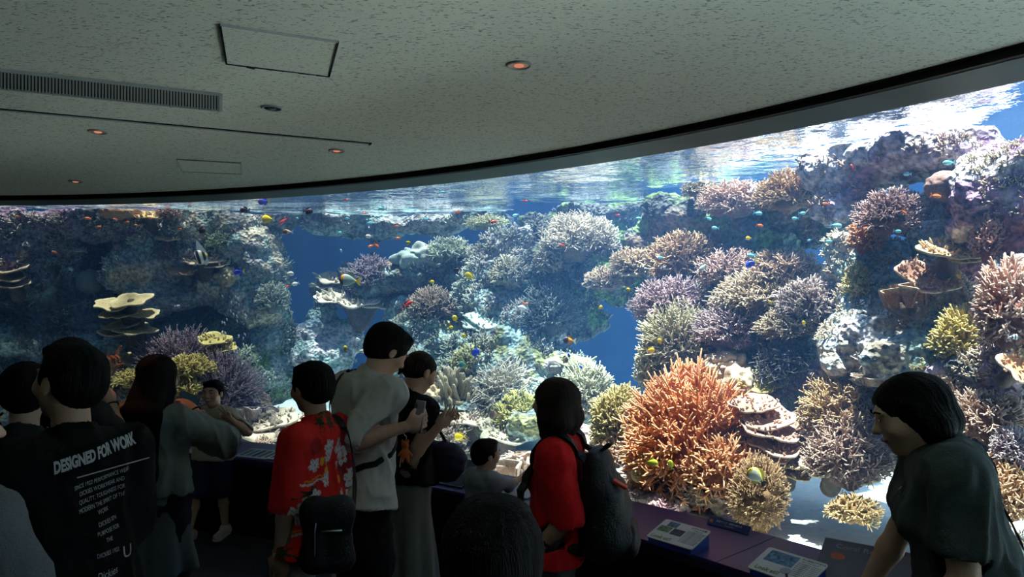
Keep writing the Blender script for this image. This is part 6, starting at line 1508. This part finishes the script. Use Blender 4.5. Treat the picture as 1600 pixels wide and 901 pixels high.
# ------------------------------------------------------------------ ceiling fixtures
zc_ = ZCEIL
def cpt(px, py, dz=0): v = PZ(px, py, zc_); return Vector((v.x, v.y, zc_+dz))
m_grey = pbr('fixture_grey', (.42,.44,.42), .6, .3); m_gap = pbr('dark_gap', (.02,.02,.02), .8, .1)
def flat_strip(name, a, b, w, mat, parent, t=.004, z=0):
    d = (b-a); L_ = d.length; bm = bmesh.new(); ang = math.atan2(d.y, d.x)
    add_box(bm, (a+b)/2+Vector((0,0,z-t/2)), (L_, w, t), Matrix.Rotation(ang,3,'Z')); o = bm_obj(name, bm, mat, parent)
    if parent: o.data.transform(Matrix.Translation(-parent.location))
    return o
def hatch(c4, label, name='ceiling_hatch', worn=False):
    pts = [cpt(*p) for p in c4]; c = sum(pts, Vector())/4; e = world_thing(name, label, 'hatch', c)
    bm = bmesh.new(); vs = [bm.verts.new(p-c+Vector((0,0,-.004))) for p in pts]; vt = [bm.verts.new(p-c) for p in pts]
    bm.faces.new(vs); bm.faces.new(vt[::-1])
    for i in range(4): bm.faces.new((vs[i],vs[(i+1)%4],vt[(i+1)%4],vt[i]))
    bm_obj('panel', bm, m_ceil, e)
    for i in range(4): flat_strip('frame', pts[i], pts[(i+1)%4], .007 if worn else .004, m_gap if (worn and i in (1,2,3)) else m_grey, e, t=.007)
    if worn:
        for t in (.18,.36,.42,.78):
            p = pts[2].lerp(pts[3], t); bm = bmesh.new(); add_box(bm, p-c+Vector((0,.006,-.006)), (.03,.012,.004), Matrix.Rotation(t,3,'Z')); bm_obj('chipped_edge', bm, m_gap if t > .5 else pbr('plaster', (.7,.7,.68), .9), e)
    return e
hatch([(344,37),(528,64),(514,118),(354,98)], 'large worn rectangular access hatch in the ceiling', worn=True)
hatch([(276,248),(376,254),(378,271),(285,267)], 'small faint access hatch in the ceiling near the window')
# air grille
g4 = [cpt(-60,101), cpt(345,146), cpt(345,171), cpt(-60,130)]; c = sum(g4, Vector())/4
vent = world_thing('ceiling_vent', 'long air grille with many cross slats in the ceiling at the left', 'vent', c)
bm = bmesh.new(); vs = [bm.verts.new(p-c+Vector((0,0,-.003))) for p in g4]; bm.faces.new(vs); bm_obj('backing', bm, m_gap, vent)
for i in range(4): flat_strip('frame', g4[i], g4[(i+1)%4], .014, m_grey, vent, t=.010)
bm = bmesh.new()
for i in range(1,80):
    t = i/80; a = g4[0].lerp(g4[1], t); b_ = g4[3].lerp(g4[2], t); d = b_-a
    add_box(bm, (a+b_)/2-c+Vector((0,0,-.006)), (d.length, .0065, .004), Matrix.Rotation(math.atan2(d.y,d.x),3,'Z'))
o = bm_obj('slats', bm, pbr('slat_grey', (.34,.36,.35), .6), vent)
# recessed track
ta, tb_ = cpt(-60,165), cpt(578,224); c = (ta+tb_)/2
trk = world_thing('ceiling_track', 'long narrow rail set into the ceiling, running towards the window', 'rail', c)
nd = (tb_-ta).normalized().cross(Vector((0,0,1)))
for off, w, m in ((.0,.020,m_grey),(.016,.005,m_gap),(-.016,.005,m_gap)): flat_strip('rail' if w > .01 else 'slot', ta+nd*off, tb_+nd*off, w, m, trk, t=.006 if w > .01 else .004)
flat_strip('end_cap', tb_-nd*.02, tb_+nd*.02, .012, m_gap, trk, t=.007)
m_refl = pbr('coppery_reflector', (.75,.30,.20), .3, .5, metal=.6); m_lamp = emis('dim_lamp', (1,.35,.2), .35)
def downlight(px, py, label, lit=True, r=.048, spot=0, aim=(0,0,0)):
    c = cpt(px,py); e = world_thing('downlight', label, 'ceiling light', c)
    V, Fc = [], []; n = 28
    prof = [(r,0),(r*1.0,-.004),(r*.86,-.008),(r*.78,-.005),(r*.76,0)]
    for i in range(n):
        t = 2*math.pi*i/n
        for (rr, z) in prof: V.append((rr*math.cos(t), rr*math.sin(t), z))
    m = len(prof); Fc = [(i*m+k, ((i+1)%n)*m+k, ((i+1)%n)*m+k+1, i*m+k+1) for i in range(n) for k in range(m-1)]
    mesh_np('ring', V, Fc, m_grey, e)
    bm = bmesh.new(); bmesh.ops.create_cone(bm, cap_ends=True, segments=24, radius1=r*.77, radius2=r*.77, depth=.003); bmesh.ops.translate(bm, vec=(0,0,-.0018), verts=bm.verts)
    bm_obj('reflector', bm, m_refl if lit else m_gap, e)
    bm = bmesh.new(); bmesh.ops.create_uvsphere(bm, u_segments=14, v_segments=8, radius=r*.40); bmesh.ops.scale(bm, vec=(1,1,.3), verts=bm.verts); bmesh.ops.translate(bm, vec=(0,0,-.004), verts=bm.verts)
    o = bm_obj('lamp', bm, m_lamp if lit else pbr('dark_bulb', (.08,.08,.08), .3), e)
    if spot:
        ld = bpy.data.lights.new('lamp_light', 'SPOT'); ld.energy = spot; ld.color = (1,.25,.07); ld.spot_size = math.radians(58); ld.spot_blend = .6; ld.shadow_soft_size = .03
        lo = bpy.data.objects.new('lamp_light', ld); link(lo, e); lo.location = (0,0,-.03); lo.rotation_euler = aim
    return e
downlight(811,101,'round recessed ceiling light alone above the middle of the window'); downlight(425,168,'unlit round ceiling fitting beside the end of the air grille', lit=False)
downlight(153,205,'reddish ceiling light between grille and window, far left', spot=14, aim=(-.12,.06,0)); downlight(526,235,'reddish ceiling light below the end of the ceiling rail'); downlight(118,283,'reddish ceiling light closest to the window at the left', r=.05)

# ------------------------------------------------------------------ signs on the counter
m_board = pbr('white_board', (.62,.62,.60), .5, .3); m_blueb = pbr('blue_block', (.02,.06,.35), .4, .4); m_ink = pbr('black_ink', (.02,.02,.02), .7); m_inkg = pbr('olive_ink', (.25,.26,.10), .7); m_inkgrey = pbr('grey_ink', (.25,.25,.25), .8); m_inkw = pbr('white_ink', (.6,.6,.6), .8); m_inkd = pbr('faint_ink', (.30,.27,.28), .8)
m_pic_b = pbr('photo_blue', (.10,.22,.35), .5, .3, 0, 60, .8); m_pic_g = pbr('photo_green', (.12,.20,.10), .5, .3, 0, 80, .8); m_pic_d = pbr('photo_dark', (.05,.05,.07), .5, .3, 0, 60, .8); m_dark = pbr('dark_panel', (.012,.012,.018), .35, .4)
def sign_base(px, py, name, label, cat='sign', z=ZB, rz=0):
    p = PZ(px, py, z); a = math.atan2(p.y-CY, p.x-CX)-math.pi/2+rz   # local +y points out to the window
    e = world_thing(name, label, cat, p); e.rotation_euler = (0,0,a); return e
def slab(bm, w, h, t, bev=.01):
    vs = add_box(bm, (0,0,0), (w,h,t)); 
    es = [e for e in bm.edges if abs(e.verts[0].co.z-e.verts[1].co.z) > t*.5]
    if bev: bmesh.ops.bevel(bm, geom=es, offset=bev, segments=4, affect='EDGES', profile=.5)
def txt(body, size, loc, mat, parent, M, sx=1, align='LEFT', shear=0, name='lettering', extr=.0004, bold=0):
    cu = bpy.data.curves.new(name, 'FONT'); cu.body = body; cu.size = size; cu.align_x = align; cu.align_y = 'CENTER'; cu.extrude = extr; cu.shear = shear; cu.offset = bold; cu.resolution_u = 2
    to = bpy.data.objects.new('x', cu); C.objects.link(to); dg_ = bpy.context.evaluated_depsgraph_get(); me = bpy.data.meshes.new_from_object(to.evaluated_get(dg_)); bpy.data.objects.remove(to); bpy.data.curves.remove(cu)
    me.name = name; me.transform(Matrix.Diagonal((sx,1,1,1))); me.transform(Matrix.Translation(loc)); me.transform(M); me.materials.clear(); me.materials.append(mat)
    o = bpy.data.objects.new(name, me); return link(o, parent)
def board(e, w, h, tilt, z, mat, t=.006, bev=.012, name='board'):
    M = Matrix.Translation((0,0,z)) @ Matrix.Rotation(tilt,4,'X'); bm = bmesh.new(); slab(bm, w, h, t, bev); o = bm_obj(name, bm, mat, e); o.data.transform(M); return M @ Matrix.Translation((0,0,t/2+.0006))
def pic(e, M, x, y, w, h, mat, name='picture'):
    bm = bmesh.new(); add_box(bm, (x,y,0), (w,h,.0008)); o = bm_obj(name, bm, mat, e); o.data.transform(M); return o
def wedge(e, w, h, tilt, z, mat):
    bm = bmesh.new(); zf = z-math.sin(tilt)*h/2-.005; zb = z+math.sin(tilt)*h/2-.005
    P8 = [(-w/2,-h/2,0),(w/2,-h/2,0),(w/2,h/2,0),(-w/2,h/2,0),(-w/2,-h/2,zf),(w/2,-h/2,zf),(w/2,h/2,zb),(-w/2,h/2,zb)]
    v = [bm.verts.new(p) for p in P8]
    for f in ((3,2,1,0),(4,5,6,7),(0,1,5,4),(1,2,6,5),(2,3,7,6),(3,0,4,7)): bm.faces.new([v[i] for i in f])
    return bm_obj('base', bm, mat, e)
for (px,py,lab,second) in ((1060,851,'white information sign with three photos and the words Look at, on the blue counter',False),(1230,904,'white information sign with one big reef photo, at the bottom edge of the picture',True)):
    e = sign_base(px, py, 'information_sign', lab); w, h = (.255,.175) if not second else (.27,.18)
    wedge(e, w*.92, h*.9, .28, .048, m_blueb); M = board(e, w, h, .28, .052, m_board)
    txt('Look at!!', .036, (-.112,-.064,0), m_inkg, e, M, sx=.85, bold=.0009)
    if not second:
        pic(e, M, -.062, .055, .056, .042, m_pic_b); pic(e, M, -.082, .006, .066, .046, m_pic_g); pic(e, M, -.008, .004, .062, .050, m_pic_d)
        txt('コブシメの卵', .016, (.030,.068,0), m_ink, e, M, sx=.9); txt('Cuttlefish eggs', .009, (.05,.052,0), m_inkgrey, e, M)
        for i in range(9): txt('サンゴの海にすむ生き物たち'[:13-(i%3)], .0085, (.032,.036-i*.0115,0), m_inkgrey, e, M, sx=.95)
    else:
        pic(e, M, -.045, .035, .13, .080, m_pic_b)
        txt('サンゴはなにでできてる', .015, (.03,.072,0), m_ink, e, M, sx=.62); txt('What is coral made of?', .008, (.035,.056,0), m_inkgrey, e, M)
        for i in range(8): txt('サンゴは動物です。小さなポリプ', .0085, (.030,.040-i*.0125,0), m_inkgrey, e, M, sx=.78)
        bm = bmesh.new(); bmesh.ops.create_cone(bm, cap_ends=True, segments=24, radius1=.022, radius2=.022, depth=.001); bmesh.ops.translate(bm, vec=(.012,-.035,.001), verts=bm.verts); o = bm_obj('magnifier_print', bm, pbr('lens_print', (.30,.36,.40), .5), e); o.data.transform(M)
        bm = bmesh.new(); add_box(bm, (.034,-.064,.001), (.010,.035,.001), Matrix.Rotation(.6,3,'Z')); o = bm_obj('magnifier_handle', bm, m_ink, e); o.data.transform(M)
e = sign_base(1139, 826, 'name_plate', 'narrow dark blue name plate standing at the foot of the window glass', 'sign')
M = board(e, .235, .046, .75, .018, pbr('navy_plate', (.02,.03,.14), .4, .4), t=.006, bev=.002)
txt('造礁サンゴ・熱帯の魚たち', .013, (-.075,.006,0), m_inkw, e, M, sx=.95); txt('Coral reef fish', .009, (-.02,-.010,0), m_inkw, e, M); pic(e, M, -.10, .0, .018, .018, pbr('orange_print_small', (.6,.2,.08), .6), 'emblem')
# dark tilted 'Coral' board at the right
e = sign_base(1352, 908, 'display_board', 'large dark tilted display board titled Coral, in front of the right-hand woman'); e.rotation_euler.z += .30
wedge(e, .34, .22, .38, .062, m_dark); M = board(e, .36, .26, .38, .066, m_dark, bev=.002); pic(e, M, 0, .127, .36, .003, pbr('board_rim', (.3,.32,.32), .5), 'rim')
txt('Coral Reef', .042, (-.13,.085,0), m_inkd, e, M); pic_o = bmesh.new(); bmesh.ops.create_uvsphere(pic_o, u_segments=16, v_segments=8, radius=.03); bmesh.ops.scale(pic_o, vec=(1,.75,.03), verts=pic_o.verts); bmesh.ops.translate(pic_o, vec=(-.11,.02,0), verts=pic_o.verts); o = bm_obj('coral_print', pic_o, pbr('coral_print', (.42,.10,.05), .6), e); o.data.transform(M)
# dark board beside the toddler
e = sign_base(712, 752, 'display_board', 'dark tilted display board with a pale edge, between the woman in black and the toddler')
wedge(e, .26, .20, .42, .06, m_dark); M = board(e, .30, .27, .42, .064, m_dark, bev=.002)
for (x_, y_, w_, h_) in ((0,-.1335,.30,.003),(.1485,0,.003,.27),(0,.1335,.30,.003)): pic(e, M, x_, y_, w_, h_, pbr('pale_edge', (.45,.47,.48), .5), 'rim')
pic(e, M, .02, .02, .12, .08, m_pic_d); pic(e, M, -.05, -.07, .10, .05, pbr('grey_photo', (.12,.12,.14), .6, .2, 0, 50, .6))
# pale sheets
for (px,py,w,h,lab,pics) in ((808,768,.30,.20,'pale sheet panel on the counter below the toddler arm',0),(405,712,.30,.20,'pale photo panel on the counter left of the aloha-shirt man',1),(440,716,.26,.16,'striped photo panel on the counter touching the aloha-shirt man',2),(312,706,.18,.16,'pale panel on the counter behind the smiling boy',0)):
    e = sign_base(px, py, 'information_sheet', lab); M = board(e, w, h, .10, .016, pbr('pale_panel', (.38,.42,.46), .45, .3) if pics != 2 else m_board, bev=.004)
    wedge(e, w*.94, h*.9, .10, .014, m_blueb)
    if pics:
        for i in range(5): pic(e, M, -w*.38+i*w*.19, 0, w*.12, h*.7, (m_pic_g, m_pic_b, m_pic_d)[i%3])
    else: txt('さわらないでください', .02, (-w*.42,h*.3,0), m_inkgrey, e, M, sx=.8)
